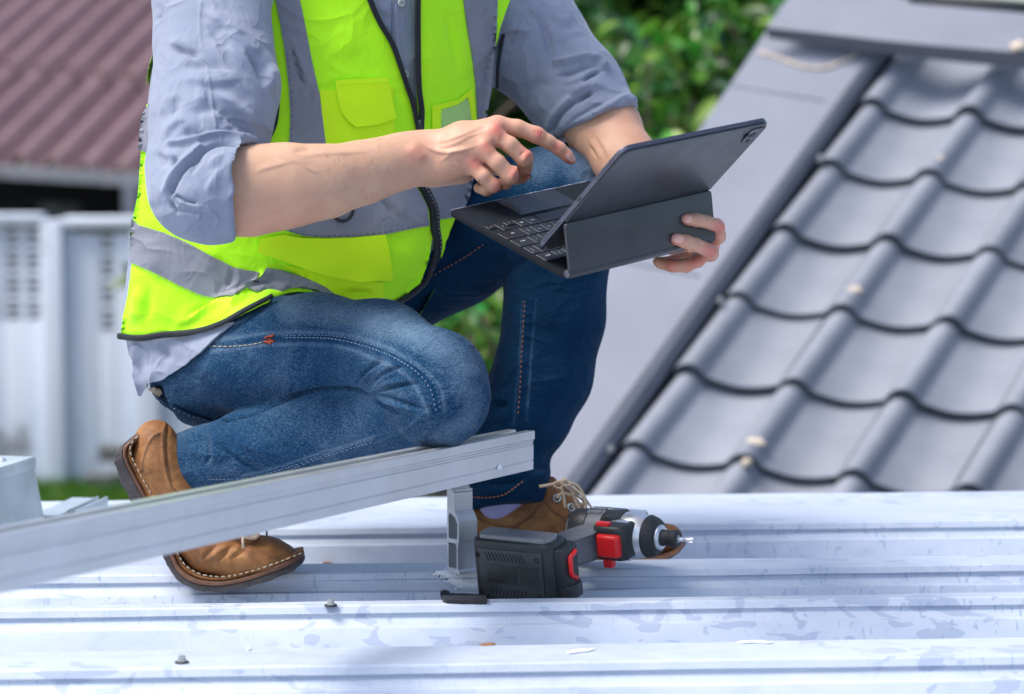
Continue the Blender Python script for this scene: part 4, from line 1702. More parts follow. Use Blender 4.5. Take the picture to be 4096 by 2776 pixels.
# --- torso: shirt ------------------------------------------------------------
tb = Blob()
TN_ = (.35, -1, 0)
FOLD_GAIN = 1.4
for ch in ([(800, -190, 3.52, 300, .62), (785, -60, 3.52, 345, .62), (772, 60, 3.52, 352, .60), (727, 250, 3.50, 378, .56), (690, 430, 3.48, 364, .56), (632, 600, 3.47, 326, .60), (592, 700, 3.47, 300, .62), (570, 745, 3.48, 284, .62)],):
    tb.chain(ch, k=.03, n=TN_)
tb.chain([(850, 560, 3.42, 100, .8), (790, 640, 3.40, 105, .8)], k=.06)
TORSO_ONLY = Blob(); TORSO_ONLY.pr = list(tb.pr)
# far arm sleeve
tb.chain([(1110, -60, 3.62, 138), (1205, 95, 3.62, 118), (1300, 205, 3.58, 106), (1362, 292, 3.545, 100)], k=.03)
# near arm sleeve
tb.chain([(500, -90, 3.34, 140), (480, 0, 3.30, 124), (484, 100, 3.26, 126), (492, 200, 3.22, 134), (476, 290, 3.18, 130), (440, 380, 3.13, 100), (440, 430, 3.11, 92)], k=.025)
tb.chain([(440, 440, 3.11, 96), (475, 440, 3.10, 108), (560, 432, 3.10, 112)], k=.02)
cuffP = P(529, 436, 3.10)
tb.plane(cuffP, (.97, .10, .05), half=.074, k=.005, hc=P(603, 447, 3.10))
tb.plane(P(1000, 540, 3.4), (.82, 0, -.57), half=.14, k=.01, hc=P(985, 645, 3.4))
tb.plane(P(560, 772, 3.48), (-.05, 0, -1), half=.30, k=.006)
cuffQ = P(1352, 282, 3.55)
tb.plane(cuffQ, (.33, -.22, -.92), half=.13, k=.005)
sf = Folds([
    ('c1', [(540, 415), (640, 400), (720, 425), (815, 445)], -6, 42), ('c1', [(500, 330), (600, 350), (740, 385), (810, 410)], 4, 34),
    ('c1', [(590, 640), (740, 628), (860, 650), (1000, 640), (1160, 600)], 4.5, 45), ('c1', [(600, 520), (760, 530), (900, 520), (1100, 560)], -4, 55),
    ('c1', [(870, 700), (1000, 800), (1150, 925), (1270, 1040)], 6, 32), ('c1', [(880, 790), (1020, 930), (1150, 1030), (1230, 1090)], -5, 50),
    ('c1', [(1110, 360), (1200, 450), (1265, 580), (1300, 720)], -8, 34), ('c1', [(950, 190), (1080, 300), (1180, 400), (1240, 520)], 4, 40), ('c1', [(1340, 480), (1330, 620), (1310, 760)], 6, 40),
    ('c1', [(800, 80), (900, 150), (1030, 215), (1130, 310)], 4, 42), ('c1', [(840, 180), (960, 320), (1060, 400)], -4, 50),
    ('c1', [(500, 1135), (640, 1128), (800, 1092), (920, 1066), (1100, 1085), (1250, 1110)], 6, 24, 0),
    ('c1', [(550, 1560), (575, 1480), (640, 1360), (740, 1260), (850, 1165), (960, 1128), (1120, 1140)], -6, 15, 0),
    ('c1', [(520, 1540), (540, 1440), (610, 1330), (700, 1240), (820, 1140)], 5, 30, 0),
    ('c1', [(500, 1130), (545, 1020), (620, 960), (700, 940)], 4.5, 28), ('c1', [(620, 1060), (720, 1040), (860, 1050)], -5, 45),
    ('c1', [(540, 720), (520, 840), (460, 920)], 4, 28), ('c1', [(430, 200), (470, 100), (500, 0)], -4, 30), ('c1', [(600, 740), (600, 840), (560, 920)], -3.5, 40),
    ('c1', [(690, 860), (780, 880), (900, 860), (960, 900)], -3, 55), ('c1', [(740, 780), (860, 760)], 2.5, 50),
    ('c1', [(800, -10), (785, 150), (792, 290), (808, 420)], 1.6, 8, 0), ('c1', [(835, 490), (868, 690), (890, 850), (918, 1030)], 1.6, 8, 0),
    ('c1', [(480, 1200), (600, 1230), (680, 1190)], 3, 40), ('c1', [(530, 1340), (500, 1260), (420, 1200)], -3.5, 40), ('c1', [(610, 1230), (570, 1330)], -3, 26),
    ('c1', [(1150, 1140), (1110, 1200), (1080, 1290), (1050, 1400), (1030, 1560)], 2.5, 12, 0), ('c1', [(960, 1300), (900, 1400), (820, 1540)], 3, 34), ('c1', [(830, 1200), (740, 1300), (720, 1390)], -4, 28),
    ('c1', [(980, 1200), (900, 1250), (840, 1330)], 2.5, 28), ('c1', [(590, 1540), (680, 1590), (760, 1600)], -4, 14, 0),
    ('c3', [(410, 110), (480, 165), (570, 185), (575, 270)], 2, 7, 0), ('c3', [(400, 130), (420, 190), (460, 240)], -6, 12), ('c3', [(420, 215), (520, 210), (640, 230)], -2.5, 16), ('c3', [(570, 180), (640, 200), (690, 260), (660, 320)], 1.5, 6, 0),
    # far sleeve
    ('c2', [(1140, 230), (1250, 195), (1390, 212)], 4, 24), ('c2', [(1150, 290), (1260, 260), (1380, 250)], -3, 34),
    ('c2', [(1390, 60), (1440, 150), (1485, 300), (1500, 440)], -6, 34), ('c2', [(1350, 40), (1400, 90), (1440, 80)], 4, 28),
    ('c2', [(1500, 415), (1620, 400), (1720, 378), (1820, 395), (1872, 455)], 7, 24, 0), ('c2', [(1500, 500), (1620, 500), (1740, 450), (1830, 445)], -5, 22),
    ('c2', [(1560, 560), (1650, 540), (1720, 510), (1790, 470)], 3, 20), ('c2', [(1700, 560), (1760, 510), (1850, 470)], -7, 14),
    ('c2', [(1600, 650), (1700, 580), (1800, 560), (1900, 580)], 4, 30), ('c2', [(1650, 720), (1720, 650), (1820, 595)], -4, 16),
    ('c2', [(1500, 900), (1525, 820), (1580, 740), (1680, 660), (1780, 610)], -6, 15, 0), ('c2', [(1480, 860), (1500, 790), (1560, 710), (1640, 640)], 4, 20, 0),
    ('c2', [(1620, 880), (1750, 780), (1900, 690), (1960, 650), (2060, 690)], 3, 18, 0), ('c2', [(1560, 900), (1650, 800), (1800, 710), (1930, 640)], -3, 18),
    ('c2', [(1940, 645), (2000, 650), (2080, 720)], 5, 18), ('c2', [(1450, 20), (1560, 120), (1650, 200)], 3, 40), ('c2', [(1520, 250), (1600, 330), (1700, 340)], -3, 36), ('c2', [(1290, 640), (1400, 560), (1500, 560)], -3, 40), ('c2', [(1300, 730), (1420, 720), (1500, 690)], 2.5, 40),
    # shirt front between the vest edges
    ('c2', [(450, 0), (452, 200), (455, 330), (462, 420)], -3, 10, 0), ('c2', [(475, 0), (478, 200), (500, 450), (530, 600)], 1.5, 16, 0), ('c2', [(340, 80), (400, 60), (440, 120)], 3, 30), ('c2', [(380, 160), (420, 220), (440, 330)], -4, 22),
])


shirt, SS = blob_object('shirt', tb, .0042, M['shirt'], person, sf, 1, sub=True)
_V, _F = TORSO_ONLY.mesh(.007); _V = relax(_V, _F, 2, .5)
TS = Surf(_V, _F, vnormals(_V, _F))
# shirt front placket, buttons
lay_tube('placket', SS, [(452, -30), (452, 120), (458, 300), (500, 470), (535, 640), (565, 760)], 'c2', .0012, M['shirt'], shirt, .0008, None, 14, .6)
for x, y in ((500, 20), (526, 495)):
    p, n = SS.lay([S(x, y, 'c2')], .0035)
    bm = bmesh.new()
    up = n[0]; a1 = up.orthogonal().normalized(); a2 = up.cross(a1)
    bm_lathe(bm, [(-.003, .0052), (.000, .0058), (.0012, .0050), (.0008, .0036), (.0004, .001)], frame(p[0], up, a1, a2), 20)
    btn = link('button', bm_mesh(bm), plain('shirt_button', (.42, .46, .42), .25, 0, .05, 60, 0), shirt)
    for s_ in (-1, 1):
        bm = bmesh.new()
        bm_lathe(bm, [(.0004, .0009), (.0011, .0008), (.0012, .0001)], frame(p[0] + a1 * .0013 * s_, up, a1, a2), 8)
        link('button_hole', bm_mesh(bm), M['dark'], btn)

# shirt tail over the hip
_b = Blob(); _b.pr = TORSO_ONLY.pr + jb.pr[:3]
_V, _F = _b.mesh(.006); _V = relax(_V, _F, 3, .5)
HS = Surf(_V, _F, vnormals(_V, _F))
tail = patch('shirt_tail', HS, [(294, 764), (300, 800), (308, 850), (322, 893), (328, 896), (345, 868), (372, 862), (425, 828), (462, 800), (500, 764), (535, 735), (515, 741), (470, 757), (430, 761), (380, 760), (330, 765)], 'F', .006, M['shirt'], person, .003, 14,
             Folds([('c5', [(330, 100), (300, 200), (330, 330)], 5, 30), ('c5', [(500, 120), (520, 230), (600, 280)], -6, 50), ('c5', [(640, 90), (650, 190), (695, 275)], 1.5, 8, 0), ('c5', [(400, 300), (420, 400), (380, 480)], 4, 34), ('c5', [(260, 200), (280, 330), (330, 450)], -4, 24), ('c5', [(750, 90), (800, 60), (860, 80)], 3, 30)]), wob=.6)

# --- vest --------------------------------------------------------------------
vest = empty('safety_vest')
vest.parent = person
vf = Folds([
    ('c2', [(60, 100), (120, 300), (200, 440)], 1.5, 60), ('c2', [(780, 60), (820, 260), (850, 420)], -3, 34), ('c2', [(830, 150), (870, 350), (900, 560)], 2.5, 28), ('c2', [(660, 100), (680, 350), (650, 600)], 2, 40),
    ('c2', [(960, 120), (1000, 260), (1040, 420)], 2.5, 30), ('c2', [(1060, 300), (1040, 480), (1010, 620)], -3, 26),
    ('c1', [(1500, 300), (1560, 480), (1620, 640), (1690, 760)], 3, 18), ('c1', [(1480, 340), (1530, 480), (1600, 700), (1600, 780)], -3, 14), ('c1', [(1640, 620), (1660, 720), (1650, 800), (1640, 900)], -2.6, 16), ('c1', [(1560, 620), (1600, 760), (1660, 900), (1700, 1010)], 2, 16),
    ('c3', [(1590, 100), (1640, 170), (1730, 280)], -4, 18), ('c3', [(1640, 120), (1700, 200), (1760, 270)], 3, 20), ('c3', [(1300, 200), (1450, 240), (1600, 230)], 2, 60),
    ('c3', [(300, 330), (340, 540), (360, 640)], 3, 34), ('c3', [(230, 620), (240, 760), (200, 880)], 5, 26), ('c3', [(290, 620), (300, 740), (280, 860)], -4, 26),
    ('c3', [(760, 500), (770, 560), (740, 700)], -2.5, 18), ('c3', [(820, 600), (760, 660), (700, 690)], 2, 18), ('c3', [(560, 420), (640, 520), (700, 560)], 2, 40),
    ('c3', [(420, 880), (560, 820), (700, 770), (840, 720)], 6, 26), ('c3', [(480, 850), (620, 770), (720, 730)], -5, 26), ('c3', [(560, 900), (680, 870), (800, 800)], -5, 26), ('c3', [(740, 840), (800, 760), (860, 690), (960, 545)], 5, 14, 0),
    ('c3', [(780, 800), (870, 740), (1000, 690)], -3, 20), ('c3', [(960, 500), (1050, 540), (1200, 590), (1400, 640)], -4, 22), ('c3', [(1380, 640), (1480, 650), (1600, 640)], 4, 24), ('c3', [(1400, 690), (1500, 680), (1610, 700)], -4, 20),
    ('c3', [(1620, 620), (1640, 680), (1610, 740)], -3, 14), ('c3', [(1700, 360), (1760, 520), (1720, 680)], 3, 60), ('c3', [(1980, 250), (1975, 350), (1965, 450)], -5, 14), ('c3', [(1900, 300), (1900, 420), (1880, 520)], 3, 20),
])
OFV = .008
panelL = [(595, -60), (598, 0), (612, 70), (624, 160), (629, 235), (622, 290), (602, 328), (560, 420), (520, 420), (450, 330), (345, 238), (337, 300), (330, 370), (325, 440), (313, 500), (310, 600), (301, 670), (291, 715), (286, 757), (310, 762),
          (360, 756), (430, 757), (470, 752), (515, 738), (560, 715), (620, 688), (660, 677), (700, 673), (760, 678), (800, 685), (868, 696), (905, 668), (940, 635), (958, 590), (966, 540), (964, 480), (948, 440), (934, 412), (944, 360), (941, 300), (930, 240), (910, 180), (884, 100), (856, 50), (836, 0), (815, -60)]
patch('vest_panel', HS, panelL, 'F', OFV, M['vest'], vest, .004, 12, vf, wob=.4)
panelR = [(941, -60), (940, 100), (941, 200), (947, 290), (944, 360), (940, 412), (954, 440), (972, 480), (974, 540), (968, 585), (955, 622), (946, 645), (984, 560), (990, 582), (1000, 560), (1008, 530), (1022, 495), (1048, 430), (1070, 340), (1085, 270), (1098, 200), (1108, 130), (1124, 60), (1145, 0), (1150, -60)]
patch('vest_panel', HS, panelR, 'F', OFV, M['vest'], vest, .004, 12, vf, wob=.4)
# dark lining seen in the armhole
patch('lining', HS, [(600, 160), (625, 210), (627, 260), (612, 305), (598, 330), (560, 360), (540, 300), (590, 280)], 'F', OFV - .006, M['mesh'], vest, .002, 18, vf)
# bindings
lay_tube('binding', HS, [(594, -50), (598, 20), (611, 75), (622, 150), (628, 225), (622, 285), (604, 322), (598, 330)], 'F', .0042, M['bind'], vest, OFV + .0040, vf, 12, .5)
lay_tube('binding', HS, [(817, -50), (838, 8), (858, 55), (884, 102), (910, 180), (928, 235), (938, 285), (940, 310)], 'F', .0042, M['bind'], vest, OFV + .0040, vf, 12, .6)
lay_tube('binding', HS, [(940, -50), (939, 100), (941, 200), (947, 250), (945, 300)], 'F', .0048, M['bind'], vest, OFV + .0040, vf, 12, .6)
lay_tube('binding', HS, [(1148, -50), (1143, 0), (1128, 50), (1116, 100), (1110, 140), (1106, 200)], 'F', .0046, M['bind'], vest, OFV + .0065, vf, 12, .6)
lay_tube('binding', HS, [(286, 760), (330, 764), (380, 758), (430, 760), (472, 756), (520, 740), (565, 716), (625, 688)], 'F', .0046, M['bind'], vest, OFV + .0040, vf, 12, .6)
zipc = [(936, 410), (952, 440), (966, 475), (968, 520), (966, 565), (956, 610), (938, 640), (905, 668), (866, 694)]
lay_tube('binding', HS, zipc, 'F', .0056, M['bind'], vest, OFV + .0040, vf, 10, .6)
lay_tube('binding', HS, [(x + 9 if y < 600 else x + 4, y) for x, y in zipc[:-2]], 'F', .0040, M['bind'], vest, OFV + .0040, vf, 10, .7)
dashes('zip_teeth', HS, [(x + 5, y) for x, y in zipc[:5]], 'F', 0.0012, .0022, .0014, M['gplas'], vest, OFV + .0075, vf)
link('zip_slider', tube_mesh(HS.lay([S(x, y) for x, y in ((941, 272), (941, 284), (940, 300))], OFV + .006)[0], [.003, .0036, .0028], 8), M['black'], vest)


def vstrip(poly, step=12, off=OFV + .0030, mat='strip', c='F', name='reflective_strip'):
    return patch(name, HS, poly, c, off, M[mat], vest, .0034, step, vf, wob=.25)


s1 = vstrip([(626, -60), (627, 0), (636, 50), (647, 120), (655, 200), (658, 260), (655, 335), (737, 335), (730, 280), (722, 215), (706, 140), (692, 60), (681, 0), (672, -60)])
s2 = vstrip([(1042, -60), (1042, 0), (1050, 60), (1060, 130), (1068, 190), (1072, 275), (1088, 270), (1100, 200), (1106, 140), (1112, 60), (1114, 0), (1114, -60)])
s3 = vstrip([(640, 520), (690, 536), (740, 541), (800, 540), (870, 533), (960, 514), (956, 470), (932, 420), (880, 425), (800, 440), (640, 500)])
s4 = vstrip([(974, 500), (1000, 494), (1032, 486), (1052, 440), (1060, 400), (1030, 400), (950, 412), (966, 450)])
s5 = vstrip([(315, 498), (327, 512), (380, 528), (430, 550), (480, 578), (530, 605), (588, 617), (575, 650), (563, 672), (545, 687), (515, 684), (460, 668), (410, 645), (360, 618), (331, 606), (309, 596), (311, 545)])
s6 = vstrip([(605, 606), (640, 612), (690, 628), (735, 648), (776, 676), (740, 672), (700, 669), (660, 674), (640, 682), (610, 680), (562, 668), (580, 640)], off=OFV + .0045)
s7 = vstrip([(343, 262), (356, 240), (364, 330), (354, 352), (333, 340), (337, 300)], off=OFV + .0055)
for ln, sp, mt in (([(327, 516), (380, 532), (430, 554), (480, 582), (530, 609), (575, 618)], s5, 'thread'), ([(318, 600), (360, 622), (410, 648), (460, 671), (515, 686)], s5, 'thread'),
                   ([(652, 120), (659, 200), (662, 260), (659, 330)], s1, 'mesh'), ([(640, 520), (690, 532), (740, 537), (800, 535), (870, 528), (955, 510)], s3, 'mesh'), ([(1054, 120), (1064, 190), (1068, 270)], s2, 'strip'), ([(610, 610), (690, 632), (760, 668)], s6, 'thread')):
    dashes('stitching', HS, ln, 'F', .0004, .0040, .0024, M[mt], sp, OFV + .0034 if sp is not s6 else OFV + .0046, vf)
# pockets
pk = patch('pocket', HS, [(722, 206), (755, 206), (884, 195), (888, 330), (736, 335)], 'F', OFV + .0028, M['vest2'], vest, .0022, 18, vf, wob=.2)
patch('pocket_flap', HS, [(757, 184), (872, 176), (876, 206), (889, 268), (850, 284), (801, 290), (783, 276), (768, 255), (761, 225)], 'F', OFV + .0075, M['vest2'], vest, .0024, 14, vf, wob=.2)
dashes('stitching', HS, [(760, 193), (873, 185)], 'F', .0005, .003, .002, M['vest'], vest, OFV + .0078, vf)
patch('pocket', HS, [(592, 540), (640, 532), (690, 541), (740, 544), (800, 543), (868, 534), (874, 560), (879, 634), (810, 639), (760, 630), (700, 612), (640, 590), (582, 572)], 'F', OFV + .007, M['vest2'], vest, .0035, 16, vf, wob=.2)
patch('pocket', HS, [(640, 600), (700, 612), (760, 630), (862, 640), (862, 690), (780, 690), (735, 650), (690, 630)], 'F', OFV + .0030, M['vest2'], vest, .0022, 18, vf, wob=.2)
# clear badge pocket
patch('badge_pocket_edge', HS, [(971, 240), (1000, 233), (1030, 226), (1058, 200), (1062, 232), (1068, 290), (1060, 292), (1052, 232), (1048, 220), (1026, 236), (990, 248), (988, 300), (971, 304)], 'F', OFV + .004, M['vest2'], vest, .0022, 12, vf)
mm = N('clear_vinyl'); mm.set(Roughness=.08, IOR=1.3); mm.b.inputs['Base Color'].default_value = (.62, .78, .40, 1); mm.b.inputs['Alpha'].default_value = .38
patch('badge_window', HS, [(988, 250), (1026, 238), (1048, 222), (1056, 250), (1062, 295), (988, 302)], 'F', OFV + .0025, mm.m, vest, .0006, 14, vf)
# ring on the waist strip
cc_, _ = HS.lay([S(1400, 215, 'c3')], OFV + .006)
ra = S(0, 0, 'c3')
ring_px = [(1400 + 60 * math.cos(t), 205 + 68 * math.sin(t)) for t in np.linspace(0, 2 * math.pi, 29)[:-1]]
pos, _ = HS.lay([S(x, y, 'c3') for x, y in ring_px], OFV + .006)
link('ring', tube_mesh(pos, .0024, 8, closed=True), M['black'], vest)
patch('ring_tab', HS, [(1370, 60), (1430, 60), (1430, 150), (1370, 150)], 'c3', OFV + .006, M['strip'], vest, .002, 18, vf)
# back of the vest (away from the camera): an offset shell of the torso
nv = HS.N; vv_ = HS.V
face_c = vv_[HS.F].mean(1); face_n = nv[HS.F].mean(1)
toc = CAM - face_c; toc /= np.linalg.norm(toc, axis=1)[:, None]
zlo = P(600, 750, 3.5).z
sel = ((face_n * toc).sum(1) < .05) & (face_c[:, 2] > zlo) & (face_c[:, 0] < P(1060, 0, 3.6).x) & (face_c[:, 0] > P(330, 0, 3.4).x)
ff = HS.F[sel]
ui, inv = np.unique(ff, return_inverse=True)
bk = vv_[ui] + nv[ui] * .0055
link('vest_back', mesh_from(bk, [tuple(f) for f in inv.reshape(-1, 4).tolist()]), M['vest'], vest)
# --- the body: arms and hands shown, the rest inside the clothes ---------------
hb = Blob()
def hx(x, y, c='c2'): return S(x, y, c)
# near forearm (source px)
hb.chain([(880, 770, 3.12, 172, .8), (1000, 762, 3.12, 170, .78), (1150, 742, 3.13, 158, .76), (1300, 726, 3.145, 136, .74), (1450, 690, 3.165, 116, .72), (1560, 658, 3.18, 101, .70), (1640, 636, 3.19, 95, .64), (1700, 628, 3.20, 92, .56)], c='s', k=.02, n=(.05, -1, 0))
# metacarpals
WR = [(1700, 575, 3.195, 40), (1700, 610, 3.19, 44), (1700, 650, 3.19, 44), (1700, 685, 3.195, 40)]
MC = [(1990, 500, 3.190, 38), (1966, 540, 3.175, 37), (1932, 598, 3.170, 35), (1888, 664, 3.178, 32)]
for a, b in zip(WR, MC):
    hb.chain([a, ((a[0] + b[0]) / 2, (a[1] + b[1]) / 2 - 2, (a[2] + b[2]) / 2 - .002, (a[3] + b[3]) / 2), b], c='s', k=.018)
hb.chain([(1720, 640, 3.215, 78, .5), (1880, 590, 3.215, 88, .45)], c='s', k=.02)          # palm
hb.chain([(1740, 690, 3.215, 50), (1850, 690, 3.215, 44)], c='s', k=.02)          # little-finger side
K = .0045
hb.chain([(1990, 500, 3.190, 37), (2070, 512, 3.190, 33), (2146, 540, 3.192, 33), (2192, 567, 3.196, 28), (2237, 595, 3.20, 27), (2268, 623, 3.203, 24), (2286, 642, 3.205, 19)], c='s', k=K)   # index
hb.chain([(1966, 540, 3.178, 36), (2040, 580, 3.172, 33), (2098, 634, 3.175, 34), (2100, 668, 3.19, 29), (2086, 706, 3.212, 26), (2062, 720, 3.23, 22)], c='s', k=K)     # middle
hb.chain([(1932, 600, 3.170, 34), (1990, 650, 3.163, 32), (2040, 703, 3.165, 33), (2022, 730, 3.182, 27), (1996, 738, 3.205, 24), (1975, 730, 3.22, 20)], c='s', k=K)     # ring
hb.chain([(1888, 664, 3.172, 31), (1932, 704, 3.165, 29), (1972, 742, 3.168, 29), (1946, 760, 3.182, 24), (1915, 752, 3.198, 22)], c='s', k=K)     # little
hb.chain([(1800, 640, 3.235, 40), (1960, 660, 3.245, 34), (2060, 695, 3.240, 26), (2104, 702, 3.232, 20)], c='s', k=.006)    # thumb behind
FOLD_GAIN = 1.35
handf = Folds([
    # tendons and veins on the back of the hand
    ('c2', [(700, 950), (820, 930), (950, 880), (1060, 830), (1140, 800)], 1.2, 16), ('c2', [(720, 990), (850, 960), (970, 900), (1080, 870)], .9, 14),
    ('c2', [(560, 905), (640, 955), (720, 1000), (820, 1015), (950, 990), (1060, 950)], 1.5, 12), ('c2', [(750, 1085), (800, 1050), (850, 1010), (920, 1000), (1010, 1030)], 1.5, 11),
    ('c2', [(850, 1040), (880, 1090), (960, 1140)], 1.1, 10), ('c2', [(1200, 970), (1160, 940), (1130, 900)], .8, 12),
    # knuckles and creases
    ('c2', [(1130, 850), (1150, 890)], 2.6, 42, 0), ('c2', [(1060, 960), (1085, 1000)], 2.4, 38, 0), ('c2', [(975, 1070), (1000, 1090)], 2.6, 38, 0), ('c2', [(590, 1000), (620, 1040)], 3.0, 48, 0),
    ('c2', [(1395, 860), (1400, 900)], -.8, 5), ('c2', [(1415, 862), (1422, 905)], -.8, 5), ('c2', [(1435, 870), (1440, 915)], -.7, 5), ('c2', [(1535, 960), (1525, 1010)], -.7, 5), ('c2', [(1550, 965), (1542, 1020)], -.6, 5),
    ('c2', [(1350, 1020), (1320, 1060)], 1.4, 20, 0), ('c2', [(1262, 1140), (1240, 1180)], 1.2, 20, 0), ('c2', [(1330, 1000), (1290, 1040)], -.7, 6), ('c2', [(950, 1170), (975, 1210), (1020, 1210)], -1.6, 8), ('c2', [(1020, 1190), (1030, 1240)], -1.2, 7),
    ('c2', [(870, 960), (1000, 1080), (1060, 1180)], -1.2, 26), ('c2', [(1100, 930), (1180, 1010), (1240, 1060)], -1, 20),
    # forearm veins and tendon
    ('c1', [(1270, 1170), (1360, 1190), (1450, 1235), (1560, 1275), (1700, 1290)], .7, 24), ('c1', [(1180, 1370), (1300, 1330), (1450, 1290), (1560, 1265)], .9, 18), ('c1', [(1560, 1260), (1700, 1215), (1900, 1205), (2160, 1190)], 1.2, 24),
    ('c1', [(1560, 1275), (1640, 1330), (1760, 1380)], .8, 14), ('c1', [(1500, 1200), (1700, 1170)], -1.4, 30),
    ('c3', [(900, 300), (1100, 220), (1300, 130), (1500, 60)], 2.0, 60), ('c3', [(760, 260), (900, 240), (1100, 160)], -1.2, 50),
])
# far forearm and hand
Yt = 3.20
hb.chain([(2330, 420, 3.57, 145, .85), (2420, 520, 3.54, 138, .85), (2500, 640, 3.49, 120, .8), (2570, 760, 3.44, 98, .75), (2630, 860, 3.39, 84, .7), (2690, 930, 3.345, 76, .6)], c='s', k=.02)
def ys(x, y): return Ppl(x, y, HINGE, SN, 's').y
def fin(x, y, r, d=0.0): return (x, y, ys(x, y) - r * 3.2 / FOC * .8 + d, r)
KH = .004
hb.chain([fin(2748, 877, 25), fin(2785, 880, 27, -.003), fin(2822, 886, 26, -.004), (2868, 905, ys(2868, 905) + .004, 29), (2872, 945, ys(2868, 945) + .035, 31), (2835, 975, 3.30, 36)], c='s', k=KH)
hb.chain([fin(2704, 956, 25), fin(2742, 966, 27, -.003), fin(2780, 978, 27, -.004), (2838, 1003, ys(2838, 1003) + .006, 29), (2842, 1015, ys(2838, 1015) + .035, 31), (2805, 1000, 3.30, 38)], c='s', k=KH)
hb.chain([(2640, 1052, 3.225, 24), (2690, 1062, 3.215, 27), (2745, 1062, 3.215, 28), (2790, 1040, 3.235, 30), (2800, 1000, 3.28, 32)], c='s', k=KH)
hb.chain([(2630, 1046, 3.26, 20), (2680, 1052, 3.255, 26), (2760, 1020, 3.27, 32)], c='s', k=KH)
hb.chain([(2690, 930, 3.345, 74, .6), (2760, 955, 3.325, 72, .6), (2800, 975, 3.305, 62, .6)], c='s', k=.02)
hf2 = Folds([('c4', [(1985, 770), (2000, 820)], -.8, 5), ('c4', [(1930, 925), (1940, 980)], -.8, 5), ('c4', [(2100, 800), (2140, 850)], 1.5, 22, 0), ('c4', [(2050, 990), (2090, 1010)], 1.5, 24, 0), ('c4', [(1800, 1040), (1850, 1060), (1900, 1050)], -1.2, 12), ('c4', [(1880, 1000), (1960, 1060), (2000, 1060)], -1, 10),
              ('c2', [(1730, 900), (1790, 980), (1850, 1090)], 1.6, 14), ('c2', [(1790, 880), (1860, 980), (1900, 1080)], 1.2, 16), ('c2', [(1750, 960), (1810, 1060)], -1.5, 14)])
handf.f += hf2.f


def redness(V, Nn, Q):
    r = np.zeros(len(V))
    for x, y, w_, a, c in ((1140, 860, 60, .8, 'c2'), (1075, 980, 50, .6, 'c2'), (990, 1080, 55, .7, 'c2'), (610, 1020, 75, .35, 'c2'), (1420, 885, 35, .9, 'c2'), (1340, 1020, 45, .8, 'c2'), (1260, 1150, 45, .7, 'c2'), (1150, 1240, 50, .6, 'c2'),
                           (1620, 1060, 60, .65, 'c2'), (1540, 980, 35, .7, 'c2'), (1880, 800, 50, .6, 'c4'), (1830, 930, 50, .6, 'c4'), (2120, 850, 60, .8, 'c4'), (2060, 1010, 60, .8, 'c4'), (1950, 1090, 60, .7, 'c4'), (1800, 1090, 60, .7, 'c4'),
                           (1345, 1170, 40, .8, 'c2'), (2000, 1070, 50, .6, 'c4')):
        q = np.array(S(x, y, c)); w2 = w_ * CR[c][2]
        r = np.maximum(r, a * np.exp(-((Q - q) ** 2).sum(1) / w2 ** 2))
    r += .15 * (Q[:, 0] > 1500) * np.clip((Q[:, 0] - 1500) / 300, 0, 1)
    r += .18 * np.clip((Q[:, 1] - 700) / 200, 0, 1) * (Q[:, 0] < 1300)
    return np.clip(r, 0, 1)


body, BS = blob_object('body', hb, .0024, M['skin'], person, handf, 1, sub=True, attrs= {'red': redness})
# rest of the body (inside the clothes, and the head above the picture), one mesh with the arms
cb = Blob()
cb.chain([(500, 437, 3.12, 74), (440, 435, 3.12, 70)], k=.02)
cb.chain([(440, 430, 3.12, 70), (490, 100, 3.26, 70), (560, -140, 3.40, 60), (800, -200, 3.5, 150), (1040, -130, 3.6, 100), (1200, 80, 3.62, 85), (1330, 240, 3.58, 72)], k=.03)
cb.chain([(800, -150, 3.52, 240, .55), (760, 200, 3.50, 270, .5), (690, 500, 3.50, 250, .5), (620, 740, 3.50, 200, .7)], k=.03, n=TN_)
cb.chain([(480, 850, 3.42, 70), (720, 775, 3.28, 58), (960, 850, YK + .06, 56)], k=.006)
cb.chain([(965, 905, YK + .07, 44), (860, 990, 3.20, 34), (700, 1010, 3.26, 36), (400, 1070, 3.33, 38)], k=.006)
cb.chain([(900, 640, 3.60, 110), (1230, 475, 3.54, 95), (1250, 700, 3.52, 80), (1150, 1120, 3.50, 40), (1170, 1200, 3.50, 34)], k=.02)
cb.chain([(820, -230, 3.5, 100), (860, -380, 3.46, 95)], k=.03)
cb.chain([(880, -520, 3.46, 150), (860, -600, 3.46, 155)], k=.03)
cb.chain([(960, -430, 3.42, 90)], k=.03)
cb.chain([(1040, -520, 3.40, 22), (1055, -490, 3.39, 26)], k=.01)
V2, F2 = cb.mesh(.007)
me2 = mesh_from(V2, [tuple(f) for f in F2.tolist()])
o2 = link('body_core', me2, M['skin'], person)
bm = bmesh.new(); bm.from_mesh(body.data); bm.from_mesh(me2)
bm.to_mesh(body.data); bm.free()
body.data.polygons.foreach_set('use_smooth', [True] * len(body.data.polygons))
bpy.data.objects.remove(o2)


# fingernails
def nail(cx, cy, c, w_, l_, ang, name='fingernail'):
    ca, sa = math.cos(ang), math.sin(ang)
    pl = []
    for t in np.linspace(0, 2 * math.pi, 18)[:-1]:
        u, v_ = l_ * abs(math.cos(t)) ** .7 * np.sign(math.cos(t)), w_ * abs(math.sin(t)) ** .7 * np.sign(math.sin(t))
        pl.append((cx + u * ca - v_ * sa, cy + u * sa + v_ * ca))
    return patch(name, BS, pl, c, .0007, M['nail'], body, .0012, 4.5)


